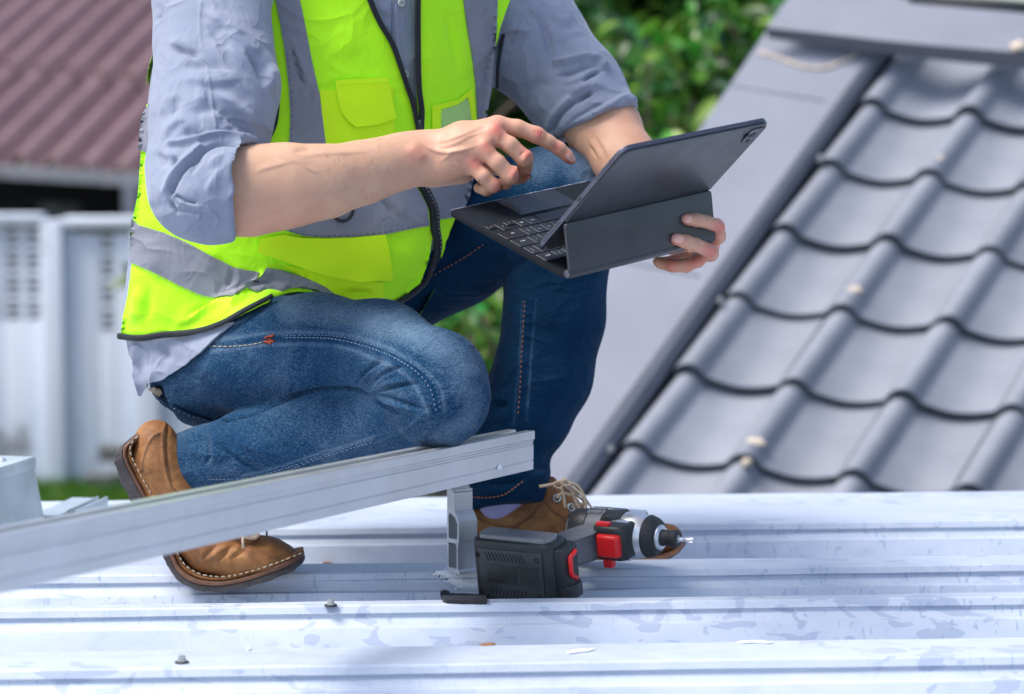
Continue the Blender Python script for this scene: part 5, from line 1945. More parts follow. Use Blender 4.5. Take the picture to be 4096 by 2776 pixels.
nail(1628, 1046, 'c2', 19, 34, math.radians(42))
nail(1356, 1166, 'c2', 10, 20, math.radians(70))
nail(1905, 790, 'c4', 24, 32, math.radians(8))
nail(1845, 922, 'c4', 26, 36, math.radians(12))
for x, y, c in ((1585, 318, 'c4'),):
    p, n = BS.lay([S(x, y, c)], .0002)
    bm = bmesh.new(); bmesh.ops.create_icosphere(bm, subdivisions=1, radius=.0016)
    for v_ in bm.verts: v_.co = p[0] + v_.co * .8
    link('mole', bm_mesh(bm), plain('mole', (.10, .03, .02), .6, 0, .1, 50, 0), body)
# fine arm hair
V, F = [], []
hp = []
def hairs(c, box, ang, n, L):
    global V, F
    x0, y0, x1, y1 = box
    pts = [S(rng.uniform(x0, x1), rng.uniform(y0, y1), c) for _ in range(n)]
    ps, ns = [], []
    keep = [q for q in pts if BS.hit(q) is not None]
    pos, nn = BS.lay(keep, 0)
    tips = [(q[0] + L * CR[c][2] * math.cos(a), q[1] + L * CR[c][2] * math.sin(a)) for q, a in ((q, ang + rng.normal() * .35) for q in keep)]
    tp, tn = BS.lay(tips, .0012)
    for p, q, n_ in zip(pos, tp, nn):
        s_ = (q - p).cross(n_)
        if s_.length < 1e-7 or (q - p).length > .02: continue
        s_ = s_.normalized() * .00007
        m_ = p.lerp(q, .5) + n_ * .0006
        b = len(V)
        V += [p - s_, p + s_, m_ - s_, m_ + s_, q]
        F += [(b, b + 1, b + 3, b + 2), (b + 2, b + 3, b + 4)]
hairs('c2', (0, 1000, 420, 1330), 1.5, 150, 36)
hairs('c2', (150, 920, 560, 1000), -.3, 40, 26)
hairs('c2', (740, 1060, 960, 1180), .6, 50, 22)
hr = link('arm_hair', mesh_from(V, F), plain('arm_hair', (.16, .07, .04), .6, 0, .1, 50, 0), body)
hr['kind'] = 'stuff'
# hair on the head above the picture
hc = Blob(); hc.chain([(850, -560, 3.48, 168), (860, -625, 3.47, 160)], k=.02); hc.chain([(1010, -470, 3.38, 110)], k=.01, op='s')
V2, F2 = hc.mesh(.008)
link('hair', mesh_from(V2, [tuple(f) for f in F2.tolist()]), M['black'], person)

# --- socks and shoes ------------------------------------------------------------
def ribbon(name, inner, outer, c, Yc, wfun, mat, parent, tread=0.0, dY=None, r=.0015, ny=0):
    """solid following two traced side lines, with a half-width along the depth"""
    A = np.array(smooth_line([S(x, y, c) for x, y in inner], 6)); 
    n = len(A)
    Bs = np.array(smooth_line([S(x, y, c) for x, y in outer], 6))
    idx_ = np.linspace(0, len(Bs) - 1, n)
    Bq = np.stack([np.interp(idx_, np.arange(len(Bs)), Bs[:, k]) for k in range(2)], 1)
    V, F = [], []
    for i in range(n):
        t = i / (n - 1)
        yc = Yc if dY is None else Yc + dY * t
        w_ = wfun(t)
        a = P(A[i][0], A[i][1], yc, 's'); b = P(Bq[i][0], Bq[i][1], yc, 's')
        if tread and int(t * 26) % 2 and .05 < t: b = b.lerp(a, tread)
        d = (b - a); L = max(d.length, 1e-6); d /= L
        rr = min(r, L * .4)
        Yv = Vector((0, 1, 0))
        V += [a - Yv * (w_ - rr), a + d * rr - Yv * w_, b - d * rr - Yv * w_, b - Yv * (w_ - rr), b + Yv * (w_ - rr), b - d * rr + Yv * w_, a + d * rr + Yv * w_, a + Yv * (w_ - rr)]
    for i in range(n - 1):
        for k in range(8):
            F.append((i * 8 + k, i * 8 + (k + 1) % 8, (i + 1) * 8 + (k + 1) % 8, (i + 1) * 8 + k))
    F += [tuple(range(8))[::-1], tuple((n - 1) * 8 + k for k in range(8))]
    return autosmooth(link(name, mesh_from(V, F), mat, parent), 40)


def shoe_w(t, a=.040, b=.047):
    w_ = a + (b - a) * t
    if t < .10: w_ *= math.sqrt(max(.02, 1 - ((.10 - t) / .10) ** 2)) * .98
    if t > .84: w_ *= math.sqrt(max(.03, 1 - ((t - .84) / .16) ** 2))
    if .3 < t < .6: w_ *= 1 - .12 * math.sin((t - .3) / .3 * math.pi)
    return w_


YS = 3.31
sk = Blob()
sk.chain([(1262, 420, YS + .005, 88), (1400, 520, YS, 112)], c='c8', k=.02, sq=1.0)
blob_object('sock', sk, .004, M['sock'], person, None, 1)
shoe = empty('shoe'); shoe.parent = person
shoe['label'] = 'tan leather work shoe with its heel raised'
ub = Blob()
ub.chain([(1032, 265, YS, 136, 1.3), (1056, 430, YS, 182, 1.12), (1142, 620, YS, 192, 1.12), (1268, 835, YS, 165, 1.32), (1395, 985, YS, 152, 1.5), (1560, 1040, YS, 130, 1.75), (1700, 1042, YS, 118, 1.9), (1800, 1045, YS, 105, 2.0), (1895, 1058, YS, 86, 1.9)], c='c8', k=.02)
ub.chain([(1310, 290, YS + .005, 112), (1350, 410, YS + .005, 96), (1440, 490, YS, 60)], c='c8', k=.003, op='s')
uf = Folds([('c8', [(1110, 135), (1085, 210), (1085, 330), (1105, 480), (1140, 580), (1190, 620), (1240, 635)], 1.1, 14, 0), ('c8', [(1075, 215), (1020, 240), (975, 310), (950, 400), (945, 480)], 1.1, 12, 0), ('c8', [(1120, 140), (1110, 330), (1130, 480), (1160, 570)], -.9, 10, 0),
            ('c8', [(1360, 1090), (1420, 1040), (1470, 1000), (1560, 940)], 2.5, 20), ('c8', [(1330, 1070), (1390, 1020), (1450, 960)], -2.5, 20), ('c8', [(1420, 1080), (1470, 1050), (1540, 980)], -2.2, 14), ('c8', [(1540, 1060), (1600, 1020), (1660, 960)], -1.5, 14), ('c8', [(1500, 1060), (1560, 1010), (1620, 950)], 1.8, 16)])
def nos(V, Nn, Q): return np.zeros(len(V))
def seam_r(V, Nn, Q):
    s_ = np.zeros(len(V))
    for pts in ([(1110, 135), (1085, 210), (1085, 330), (1105, 480), (1140, 580), (1190, 620), (1240, 635)], [(1075, 218), (1020, 240), (975, 310), (950, 400), (945, 480)]):
        d, t = seg_dist(Q, np.array([S(x, y, 'c8') for x, y in pts])); s_ = np.maximum(s_, .75 * np.exp(-(d / 3.2) ** 2))
    return s_
upper, US = blob_object('upper', ub, .003, M['leather'], shoe, uf, 1, sub=True, attrs= {'seam': seam_r})
inner = [(985, 205), (925, 240), (880, 285), (868, 330), (885, 390), (930, 480), (985, 580), (1045, 690), (1110, 830), (1185, 1010), (1225, 1080), (1290, 1130), (1380, 1160), (1520, 1163), (1700, 1120), (1900, 1050), (1985, 1015), (2014, 1004)]
mid = [(960, 195), (905, 232), (855, 285), (848, 335), (868, 400), (912, 490), (965, 590), (1026, 705), (1088, 840), (1160, 1020), (1205, 1100), (1272, 1155), (1370, 1187), (1515, 1190), (1700, 1148), (1905, 1080), (1990, 1046), (2018, 1030)]
outer = [(905, 222), (840, 275), (800, 325), (788, 380), (805, 450), (850, 560), (905, 660), (965, 770), (1040, 900), (1118, 1030), (1150, 1095), (1205, 1160), (1290, 1210), (1390, 1234), (1520, 1230), (1720, 1190), (1900, 1132), (2012, 1078), (2024, 1050)]
rand_ = [(x + 26, y - 6) for x, y in inner[:10]] + [(x + 16, y - 20) for x, y in inner[10:13]] + [(x, y - 26) for x, y in inner[13:]]
ribbon('rand', rand_, inner, 'c8', YS, lambda t: shoe_w(t, .041, .048) - .0035, M['leather'], shoe, r=.003)
ribbon('welt', inner, mid, 'c8', YS, lambda t: shoe_w(t, .041, .048) + .002, M['welt'], shoe)
ribbon('sole', mid, outer, 'c8', YS, lambda t: shoe_w(t, .041, .048), M['sole'], shoe, tread=.10)
# welt stitches
_n = min(len(inner), len(mid))
wl = smooth_line([S(a_[0] * .75 + b_[0] * .25, a_[1] * .75 + b_[1] * .25, 'c8') for a_, b_ in zip(inner[1:], mid[1:])], 4)
V, F = [], []
acc = 0
k = 0
while k < len(wl) - 5:
    a = wl[k]; b = wl[min(k + 4, len(wl) - 1)]
    yy = YS - shoe_w(.05 + .95 * k / len(wl), .041, .048) - .0022
    pa, pb = P(a[0], a[1], yy, 's'), P(b[0], b[1], yy, 's')
    me = tube_mesh([pa, pa.lerp(pb, .25), pa.lerp(pb, .75), pb], [.0005, .0010, .0010, .0005], 6)
    m0 = len(V); V += [tuple(v_.co) for v_ in me.vertices]; F += [tuple(q + m0 for q in p.vertices) for p in me.polygons]
    k += 6
link('welt_stitching', mesh_from(V, F), M['thread'], shoe)
link('lace', tube_mesh([P(1615, 985, YS - .055, 'c8'), P(1613, 930, YS - .055, 'c8'), P(1620, 880, YS - .05, 'c8'), P(1640, 850, YS - .03, 'c8')], .0021, 8), M['lace'], shoe)
link('lace', tube_mesh([P(1768, 925, YS - .03, 'c8'), P(1772, 890, YS - .02, 'c8'), P(1768, 850, YS, 'c8')], .0014, 8), M['bark'], shoe)
link('lace', tube_mesh(smooth_line([tuple(P(x, y, YS - .036, 'c8')) for x, y in ((1560, 890), (1620, 905), (1690, 912), (1712, 895), (1690, 870), (1600, 860))], .003), .0034, 8), M['lace'], shoe)

# front shoe
YF = 3.49
shoe2 = empty('shoe'); shoe2.parent = person
shoe2['label'] = 'laced tan leather work shoe standing flat behind the power driver'
u2 = Blob()
u2.chain([(440, 500, YF, 165, .75), (640, 500, YF, 165, .75), (860, 430, YF + .005, 205, .62), (1010, 470, YF + .01, 215, .60), (1200, 560, YF + .02, 175, .75), (1450, 590, YF + .03, 140, .95), (1700, 590, YF + .04, 132, 1.1), (1880, 590, YF + .05, 118, 1.0)], c='c7', k=.02)
u2.chain([(930, 220, YF + .005, 115, .5), (1000, 330, YF + .005, 130, .5)], c='c7', k=.03)
u2.chain([(620, 120, YF, 118), (720, 90, YF, 122)], c='c7', k=.004, op='s')
f2 = Folds([('c7', [(700, 500), (820, 420), (920, 280), (940, 200)], -1.4, 12, 0), ('c7', [(360, 400), (560, 500), (700, 500)], -1.2, 12, 0), ('c7', [(900, 290), (1000, 400), (1120, 500), (1140, 560)], -1, 12, 0), ('c7', [(1050, 560), (1130, 430)], -1, 14), ('c7', [(800, 150), (960, 90), (1020, 150)], 1.5, 14, 0)])
def seam_2(V, Nn, Q):
    s_ = np.zeros(len(V))
    for pts in ([(700, 500), (820, 420), (920, 280), (940, 200)], [(920, 300), (1000, 390), (1120, 440)], [(1080, 540), (1150, 440)], [(360, 400), (560, 490), (700, 500)]):
        d, t = seg_dist(Q, np.array([S(x, y, 'c7') for x, y in pts])); s_ = np.maximum(s_, .6 * np.exp(-(d / 4) ** 2))
    return s_
up2, U2 = blob_object('upper', u2, .003, M['leather'], shoe2, f2, 1, sub=True, attrs= {'seam': seam_2})
ribbon('welt', [(290, 640), (340, 668), (600, 690), (1000, 705), (1400, 712), (1700, 705), (1900, 670), (1985, 610)], [(280, 668), (335, 700), (600, 722), (1000, 735), (1400, 742), (1700, 732), (1915, 690), (2012, 622)], 'c7', YF, lambda t: shoe_w(t) + .002, M['welt'], shoe2, dY=.05)
ribbon('sole', [(280, 668), (335, 700), (600, 722), (1000, 735), (1400, 742), (1700, 732), (1915, 690), (2010, 622)], [(284, 740), (340, 786), (600, 792), (1000, 795), (1400, 798), (1690, 782), (1890, 705), (2030, 610)], 'c7', YF, lambda t: shoe_w(t), M['sole'], shoe2, tread=.08, dY=.05)
for x, y in ((885, 187), (1022, 278), (1130, 348)):
    p, n = U2.lay([S(x, y, 'c7')], .001)
    up = n[0]; a1 = up.orthogonal().normalized(); a2 = up.cross(a1)
    ring_ = [p[0] + a1 * .0052 * math.cos(t) + a2 * .0052 * math.sin(t) for t in np.linspace(0, 2 * math.pi, 15)[:-1]]
    link('eyelet', tube_mesh(ring_, .0016, 7, closed=True), M['screw'], shoe2)
    bm = bmesh.new(); bm_lathe(bm, [(-.001, .0042), (.0004, .0042)], frame(p[0], up, a1, a2), 14)
    link('eyelet_hole', bm_mesh(bm), M['dark'], shoe2)
for pts, r_, dy in (([(885, 187), (940, 178), (1010, 165), (1070, 158), (1100, 150)], .0024, -.052), ([(1022, 278), (1050, 245), (1090, 240), (1140, 260)], .0024, -.05), ([(1130, 348), (1170, 330), (1220, 320), (1240, 345)], .0024, -.048),
                    ([(1100, 150), (1060, 190), (1075, 260), (1088, 350)], .0019, -.066), ([(1100, 150), (1080, 135), (1060, 155), (1090, 180), (1130, 170)], .0030, -.066),
                    ([(1100, 160), (1140, 230), (1170, 310), (1210, 368), (1245, 345), (1235, 280), (1180, 220), (1120, 180)], .0021, -.064), ([(1110, 150), (1190, 190), (1250, 290), (1290, 350), (1310, 370)], .0018, -.06), ([(1095, 150), (1020, 150), (1000, 180), (1050, 200), (1100, 170)], .0018, -.06),
                    ([(1120, 175), (1170, 250), (1230, 300), (1210, 330), (1150, 290)], .0019, -.058)):
    link('lace', tube_mesh(smooth_line([tuple(P(x, y, YF + dy, 'c7')) for x, y in pts], .002), r_, 8), M['lace'], shoe2)
sk = Blob(); sk.chain([(560, 340, YF, 150), (760, 150, YF, 140)], c='c7', k=.02)
blob_object('sock', sk, .004, M['sock'], person, None, 1)
# ------------------------------------------------------------------ tablet in its keyboard case
tab = empty('tablet')
tag(tab, 'black tablet standing in an open keyboard case held by the worker', 'tablet')
MK = frame(KO, KA, KB, KU)


def rrect(x0, x1, y0, y1, r, n=6):
    out = []
    for cx_, cy_, a0 in ((x1 - r, y1 - r, 0), (x0 + r, y1 - r, 90), (x0 + r, y0 + r, 180), (x1 - r, y0 + r, 270)):
        for k in range(n + 1):
            a = math.radians(a0 + 90 * k / n)
            out.append((cx_ + r * math.cos(a), cy_ + r * math.sin(a)))
    return out


bm = bmesh.new(); bm_prism(bm, rrect(0, KL, 0, KW, .012), -.0045, 0, MK, .0008)
autosmooth(link('keyboard_base', bm_mesh(bm), M['kb'], tab), 30)
bm = bmesh.new(); bm_prism(bm, rrect(.0012, KL - .0012, .0012, KW - .002, .011), .0001, .0006, MK, .0002)
autosmooth(link('keyboard_deck', bm_mesh(bm), plain('deck_felt', (.012, .015, .020), .85, 0, .1, 30, .08, spec=.1), tab), 30)
bm = bmesh.new(); bm_prism(bm, [(KL / 2 - .055, .004), (KL / 2 + .055, .004), (KL / 2 + .055, .052), (KL / 2 - .055, .052)], .0007, .0011, MK)
link('trackpad', bm_mesh(bm), M['pad'], tab, False)
# worn pale front edge
pts = []
for k in range(60):
    t = k / 59
    pts.append(MK @ Vector((.006 + t * (KL - .02), -.0002, -.0002)))
link('worn_edge', tube_mesh(pts, [.0007 * (.4 + 1.0 * abs(math.sin(k * 1.7) * math.sin(k * .41))) for k in range(60)], 5), M['scuff'], tab)
rowsK = [
    [('ctrl', 1), ('opt', 1), ('cmd', 1.25), ('', 6.2), ('cmd', 1.25), ('opt', 1), ('\u25c2', .9), ('\u25be', .9), ('\u25b8', .9)],
    [('shift', 2.1), ('Z', 1), ('X', 1), ('C', 1), ('V', 1), ('B', 1), ('N', 1), ('M', 1), (', <', 1), ('. >', 1), ('/ ?', 1), ('shift', 2.1)],
    [('caps', 1.6), ('A', 1), ('S', 1), ('D', 1), ('F', 1), ('G', 1), ('H', 1), ('J', 1), ('K', 1), ('L', 1), ('; :', 1), ("' \"", 1), ('return', 1.6)],
    [('tab', 1.3), ('Q', 1), ('W', 1), ('E', 1), ('R', 1), ('T', 1), ('Y', 1), ('U', 1), ('I', 1), ('O', 1), ('P', 1), ('[ {', 1), ('] }', 1), ('\\ |', .9)],
    [('` ~', .75), ('1', 1), ('2', 1), ('3', 1), ('4', 1), ('5', 1), ('6', 1), ('7', 1), ('8', 1), ('9', 1), ('0', 1), ('- _', 1), ('= +', 1), ('delete', 1.45)],
]
y0, rh = .060, .0236
kme = {}


def text_mesh(body, size):
    cu = bpy.data.curves.new('font', 'FONT'); cu.body = body; cu.size = size; cu.align_x = 'CENTER'; cu.align_y = 'CENTER'; cu.extrude = .00004
    ob = bpy.data.objects.new('font', cu); COL.objects.link(ob)
    me = bpy.data.meshes.new_from_object(ob)
    bpy.data.objects.remove(ob); bpy.data.curves.remove(cu)
    return me


for ri, row in enumerate(rowsK):
    tot = sum(w_ for _, w_ in row)
    u = (KL - .014) / tot
    x = KL - .007                      # the user's left is at the far side
    for lab, w_ in row:
        half = .55 if lab in ('\u25c2', '\u25b8') else 1
        a, b = x - w_ * u + .0011, x - .0011
        c0, c1 = y0 + ri * rh + .0010, y0 + (ri + 1) * rh - .0010
        if half < 1: c1 = c0 + (c1 - c0) * .5
        cxk, cyk = (a + b) / 2, (c0 + c1) / 2
        x -= w_ * u
        key_id = (round(w_ * u, 5), half)
        if key_id not in kme:
            bm = bmesh.new()
            hw, hh = (b - a) / 2, (c1 - c0) / 2
            bm_prism(bm, rrect(-hw, hw, -hh, hh, .0015, 2), .0004, .0022, None, .0003, 1)
            kme[key_id] = bm_mesh(bm); kme[key_id].materials.append(M['key'])
        o = bpy.data.objects.new('key', kme[key_id]); COL.objects.link(o)
        o.parent = tab
        o.matrix_local = MK @ Matrix.Translation((cxk, cyk, 0))
        if lab and cxk < .19:
            sz = .0034 if len(lab) > 3 else (.0042 if len(lab) > 1 else .0055)
            key_t = ('t', lab)
            if key_t not in kme:
                kme[key_t] = text_mesh(lab.replace(' ', '\n') if len(lab) == 3 and ' ' in lab else lab, sz); kme[key_t].materials.append(M['legend'])
            t_ = bpy.data.objects.new('legend', kme[key_t]); COL.objects.link(t_)
            t_.parent = o
            off_ = Vector((0, 0, .00228))
            if len(lab) > 3: off_ = Vector(((a - b) / 2 * -0 + .002, -.002, .00228))
            t_.matrix_local = Matrix.Translation(off_) @ Matrix.Rotation(math.pi, 4, 'Z')
# hinge barrel
hp0 = KO + KB * (KW + .001) + KU * .004
bm = bmesh.new(); bm_lathe(bm, [(0.001, .0058), (.0015, .0062), (KL - .0015, .0062), (KL - .001, .0058)], frame(hp0, KA, KB, KU), 24)
autosmooth(link('hinge', bm_mesh(bm), M['tabback'], tab), 40)
bm = bmesh.new(); bm_lathe(bm, [(-.002, .0042), (-.0015, .0050), (.002, .0050)], frame(hp0, KA, KB, KU), 24)
autosmooth(link('hinge_cap', bm_mesh(bm), M['tabedge'], tab), 40)
# stand panel and back cover
MS = frame(HINGE, KA, SD, SN)
bm = bmesh.new(); bm_prism(bm, rrect(0, KL, -.001, SLEN - .001, .004, 4), -.0022, .0022, MS, .0012)
autosmooth(link('stand_panel', bm_mesh(bm), M['tabback'], tab), 40)
bm = bmesh.new(); bm_prism(bm, [(.004, -.0045), (.002, -.002), (.002, .004), (KL - .002, .004), (KL - .002, -.002), (KL - .004, -.0045)], -.0032, .0005, MS, .001)
link('stand_hem', bm_mesh(bm), M['tabback'], tab)
MT = frame(FOOT, KA, KD, KN)
bm = bmesh.new(); bm_prism(bm, rrect(0, KL, 0, KT, .014, 8), -.0078, -.0020, MT, .0006)
autosmooth(link('tablet_body', bm_mesh(bm), M['tabedge'], tab), 30)
bm = bmesh.new(); bm_prism(bm, rrect(.004, KL - .004, .004, KT - .004, .010, 8), -.0082, -.0077, MT)
link('screen', bm_mesh(bm), M['glass'], tab, False)
y_f = KT * FR + .0012
cov = [(KL - .0015, y_f), (KL - .0015, KT - .0145)] + [p for p in rrect(.0015, KL - .0015, 0, KT - .0015, .0135, 8) if p[1] > KT - .0150] + [(.0015, KT - .0145), (.0015, y_f)]
bm = bmesh.new(); bm_prism(bm, cov, -.0021, .0006, MT, .0006)
autosmooth(link('back_cover', bm_mesh(bm), M['tabback'], tab), 30)
pts = [MT @ Vector((.004 + (KL - .008) * k / 7, y_f - .0012, -.0004)) for k in range(8)]
link('fold_seam', tube_mesh(pts, .0013, 6), M['rubber'], tab)
# camera cut-out at the far top corner
bm = bmesh.new(); bm_prism(bm, rrect(KL - .036, KL - .006, KT - .036, KT - .006, .007, 5), .0002, .0010, MT, .0003)
autosmooth(link('camera_rim', bm_mesh(bm), M['rubber'], tab), 30)
bm = bmesh.new(); bm_prism(bm, rrect(KL - .034, KL - .008, KT - .034, KT - .008, .006, 5), .0009, .0022, MT, .0004)
cmod = autosmooth(link('camera_module', bm_mesh(bm), M['tabedge'], tab), 30)
for dx, dy, r_ in ((.015, .015, .0052), (.027, .015, .0042), (.015, .027, .0035)):
    bm = bmesh.new(); bm_lathe(bm, [(.002, r_), (.0031, r_), (.0033, r_ * .8), (.0028, r_ * .7)], frame(MT @ Vector((KL - .006 - dx, KT - .006 - dy, 0)), KN, KA, KD), 18)
    link('lens', bm_mesh(bm), M['glass'], cmod)
# volume buttons on the top edge, speaker slots and port on the near edge
for k in (0, 1):
    bm = bmesh.new(); bm_prism(bm, rrect(KL - .030 - k * .014, KL - .019 - k * .014, -.0062, -.0038, .0011, 3), KT, KT + .0007, frame(FOOT, KA, KN, KD), .0002)
    link('button', bm_mesh(bm), M['tabedge'], tab)
for g0 in (.020, KT - .062):
    for k in range(14):
        bm = bmesh.new(); bm_box(bm, (-.0003, g0 + k * .003, -.0056), (.0002, g0 + k * .003 + .0013, -.0040), MT)
        link('speaker_hole', bm_mesh(bm), M['dark'], tab, False)
bm = bmesh.new(); bm_prism(bm, rrect(KT * .49, KT * .49 + .009, -.0062, -.0036, .0012, 4), -.0004, .0003, frame(FOOT, KD, KN, -KA))
link('charging_port', bm_mesh(bm), M['dark'], tab, False)

# ------------------------------------------------------------------ impact driver lying on its side
drv = empty('impact_driver')
tag(drv, 'grey and black cordless impact driver with red trigger and battery', 'power tool')
th2 = math.radians(31)
DX = Vector((math.cos(th2), -math.sin(th2), 0))          # along the barrel to the bit
DY = Vector((-math.sin(th2), -math.cos(th2), 0))         # down the handle, to the battery
tl = math.radians(10)
DZ = Vector((0, 0, 1))
DY, DZ = DY * math.cos(tl) - DZ * math.sin(tl), DZ * math.cos(tl) + DY * math.sin(tl)
hub = P(1612, 560, 3.335, 'c7')
DM = frame(hub, DX, DY, DZ)
# local: x barrel, y handle, z side of the tool


def dprism(name, poly, z0, z1, mat, bev=.003, parent=None, seg=3):
    bm = bmesh.new(); bm_prism(bm, poly, z0, z1, DM, bev, seg)
    return autosmooth(link(name, bm_mesh(bm), mat, parent or drv), 38)


def dbox(name, lo, hi, mat, bev=.002, parent=None):
    bm = bmesh.new(); bm_box(bm, lo, hi, DM, bev)
    return autosmooth(link(name, bm_mesh(bm), mat, parent or drv), 38)


def dlathe(name, prof, mat, parent=None, n=36, sy=1.0, o=(0, 0, 0)):
    bm = bmesh.new(); bm_lathe(bm, prof, DM @ Matrix.Translation(o), n, sy)
    return autosmooth(link(name, bm_mesh(bm), mat, parent or drv), 35)


dlathe('motor_housing', [(-.098, .012), (-.096, .022), (-.090, .027), (-.080, .0295), (-.040, .031), (-.012, .0315), (-.010, .030)], M['gplas'])
mh = dlathe('housing_band', [(-.090, .0295), (-.088, .0308), (-.066, .0318), (-.064, .0310)], M['black'])
dlathe('housing_band', [(-.040, .0318), (-.038, .0332), (-.012, .0338), (-.010, .0325)], M['black'])
dlathe('gear_case', [(-.012, .031), (.000, .0335), (.012, .0325), (.026, .0275), (.032, .0250), (.036, .0235)], M['silver'])
dlathe('nose_ring', [(.024, .0285), (.027, .0302), (.036, .0272), (.041, .0235), (.042, .0190), (.041, .0175)], M['rubber'])
dlathe('nose_collar', [(.036, .0185), (.044, .0178), (.047, .0150), (.047, .0115)], M['silver'])
dlathe('chuck', [(.044, .0112), (.048, .0120), (.050, .0112), (.060, .0112), (.062, .0126), (.069, .0126), (.071, .0105), (.071, .0058)], M['rubber'], n=28)
dlathe('chuck_bore', [(.0705, .0058), (.0713, .0056), (.0713, .0010)], M['screw'], n=6)
bit = dlathe('bit', [(.068, .0034), (.077, .0034), (.078, .0028), (.080, .0028), (.082, .0038), (.088, .0032), (.094, .0012), (.0948, .0004)], M['silver'], n=6)
# cross flutes of the bit
for k in range(4):
    a = math.pi / 4 + k * math.pi / 2
    bm = bmesh.new(); bm_box(bm, (.081, .0012, -.0006), (.093, .0036, .0006), DM @ Matrix.Rotation(a, 4, 'X'), .0002)
    link('bit_flute', bm_mesh(bm), M['alu_cut'], bit)
# bolt lugs on the gear case
for sz in (1, -1):
    for sy_ in (1, -1):
        ol = dbox('lug', (-.018, sy_ * .024 - .006, sz * .022 - .006), (.010, sy_ * .024 + .006, sz * .022 + .006), M['silver'], .0025)
        bm = bmesh.new(); bm_lathe(bm, [(.0095, .0042), (.0115, .0040), (.0118, .0024), (.0105, .0022)], DM @ Matrix.Translation((0, sy_ * .024, sz * .022)), 12)
        link('bolt', bm_mesh(bm), M['screw'], ol)
# rubber armour pieces on the motor housing
for z_ in (.0305, -.0315):
    for y_ in (-.010, .006):
        dbox('armour_pad', (-.066, y_ - .0045, z_ - .004), (-.044, y_ + .0045, z_ + .002), M['gplas'], .0015)
dbox('armour_pad', (-.098, -.014, .014), (-.074, .012, .026), M['black'], .004)
dbox('armour_pad', (-.034, -.012, .022), (-.012, .026, .0315), M['black'], .004)
pl_ = dbox('type_plate', (-.060, -.022, .0215), (-.016, -.010, .0300), M['black'], .001)
# top label strip with small print
bm = bmesh.new(); bm_box(bm, (-.058, -.0150, .0299), (-.018, -.0138, .0303), DM, 0)
link('label_line', bm_mesh(bm), M['legend'], pl_, False)
for k in range(4):
    bm = bmesh.new(); bm_prism(bm, [(-.048 + k * .0052, -.0132), (-.0448 + k * .0052, -.0132), (-.0458 + k * .0052, -.0118), (-.049 + k * .0052, -.0118)], .0299, .0303, DM)
    link('label_mark', bm_mesh(bm), M['legend'], pl_, False)
# handle
HY, HX = .038, -.034
hd = [(-.064, .016), (-.072, .050), (-.086, .095), (-.104, .148), (-.062, .148), (-.052, .100), (-.036, .060), (-.016, .030), (-.012, .012)]
DM0 = DM.copy()
dprism('handle', hd, -.019, .019, M['gplas'], .009, seg=4)
hg = [(-.036, .012), (-.066, .012), (-.073, .050), (-.070, .075), (-.060, .075), (-.056, .045), (-.046, .030)]
dprism('grip', [(-.036, .014), (.006, .010), (.016, .018), (.015, .046), (.006, .053), (-.028, .053), (-.037, .044)], -.0225, .0275, M['black'], .007, seg=3)
dprism('trigger', [(-.027, .030), (-.024, .026), (.0045, .026), (.0090, .032), (.0085, .058), (.0040, .062), (-.023, .062), (-.028, .056)], -.0150, .0170, M['red'], .005, seg=4)
dbox('direction_switch', (-.030, .040, .0260), (-.010, .050, .0315), M['red'], .0015)
dbox('direction_switch', (-.022, .040, -.0330), (-.008, .052, -.0200), M['red'], .0015)
for (x_, y_) in ((-.050, .040), (-.050, .012)):
    bm = bmesh.new(); bm_lathe(bm, [(0, .0040), (.0022, .0034), (.0005, .0026)], DM @ Matrix.Translation((x_, y_, .0160)) @ Matrix.Rotation(-math.pi / 2, 4, 'Y'), 14)
    link('screw_recess', bm_mesh(bm), M['dark'], drv)
# foot of the handle and battery
DM = DM0 @ Matrix.Translation((HX, HY, 0))
by0, by1 = .096, .158
foot = [(-.104, .098), (-.100, .090), (-.070, .084), (-.034, .084), (-.006, .090), (.010, .098), (.012, .108), (-.106, .108)]
dprism('handle_foot', foot, -.036, .036, M['black'], .004)
bat = dprism('battery', [(-.108, .107), (-.111, .116), (-.111, .146), (-.104, .156), (.006, .156), (.014, .148), (.015, .120), (.012, .107)], -.041, .045, M['black'], .006, seg=3)
bzt = [(-.098, .150), (-.104, .140), (-.104, .122), (-.098, .116), (.004, .116), (.008, .124), (.008, .140), (.002, .150)]
dprism('battery_shoulder', bzt, .042, .051, M['gplas'], .004, parent=bat)  # grey top puts the black battery's highlight into the colour
# bottom face details (faces the camera)
def bface(name, x0, x1, z0, z1, t=.0016, mat='black', bev=.0006):
    bm = bmesh.new(); bm_box(bm, (x0, .1555, z0), (x1, .1555 + t, z1), DM, bev)
    return link(name, bm_mesh(bm), M[mat], bat)
M['blk2'] = plain('dark_grey_battery_plastic', (.034, .038, .043), .5, 0, .2, 40, .12, bscale=500, bdist=.0005)
bface('bottom_plate', -.098, .001, -.034, .034, .0022, 'blk2', .0010)
bface('label_recess', -.086, -.040, -.013, .012, .0030, 'black', .0004)
for k in range(6): bface('rib', -.034, -.006, -.014 + k * .005, -.0118 + k * .005, .0036, 'black', .0004)
for zc, sg in ((.0235, 1), (-.0275, -1)):
    for k in range(11):
        xk = -.086 + k * .0056
        bm = bmesh.new(); bm_prism(bm, [(xk - .0026 * sg, zc + .0058), (xk + .0018 - .0026 * sg, zc + .0058), (xk + .0018 + .0026 * sg, zc - .0058), (xk + .0026 * sg, zc - .0058)], 0, .0004,
                                   DM @ frame((0, .1577, 0), (1, 0, 0), (0, 0, 1), (0, 1, 0)))
        link('vent_slot', bm_mesh(bm), M['dark'], bat, False)
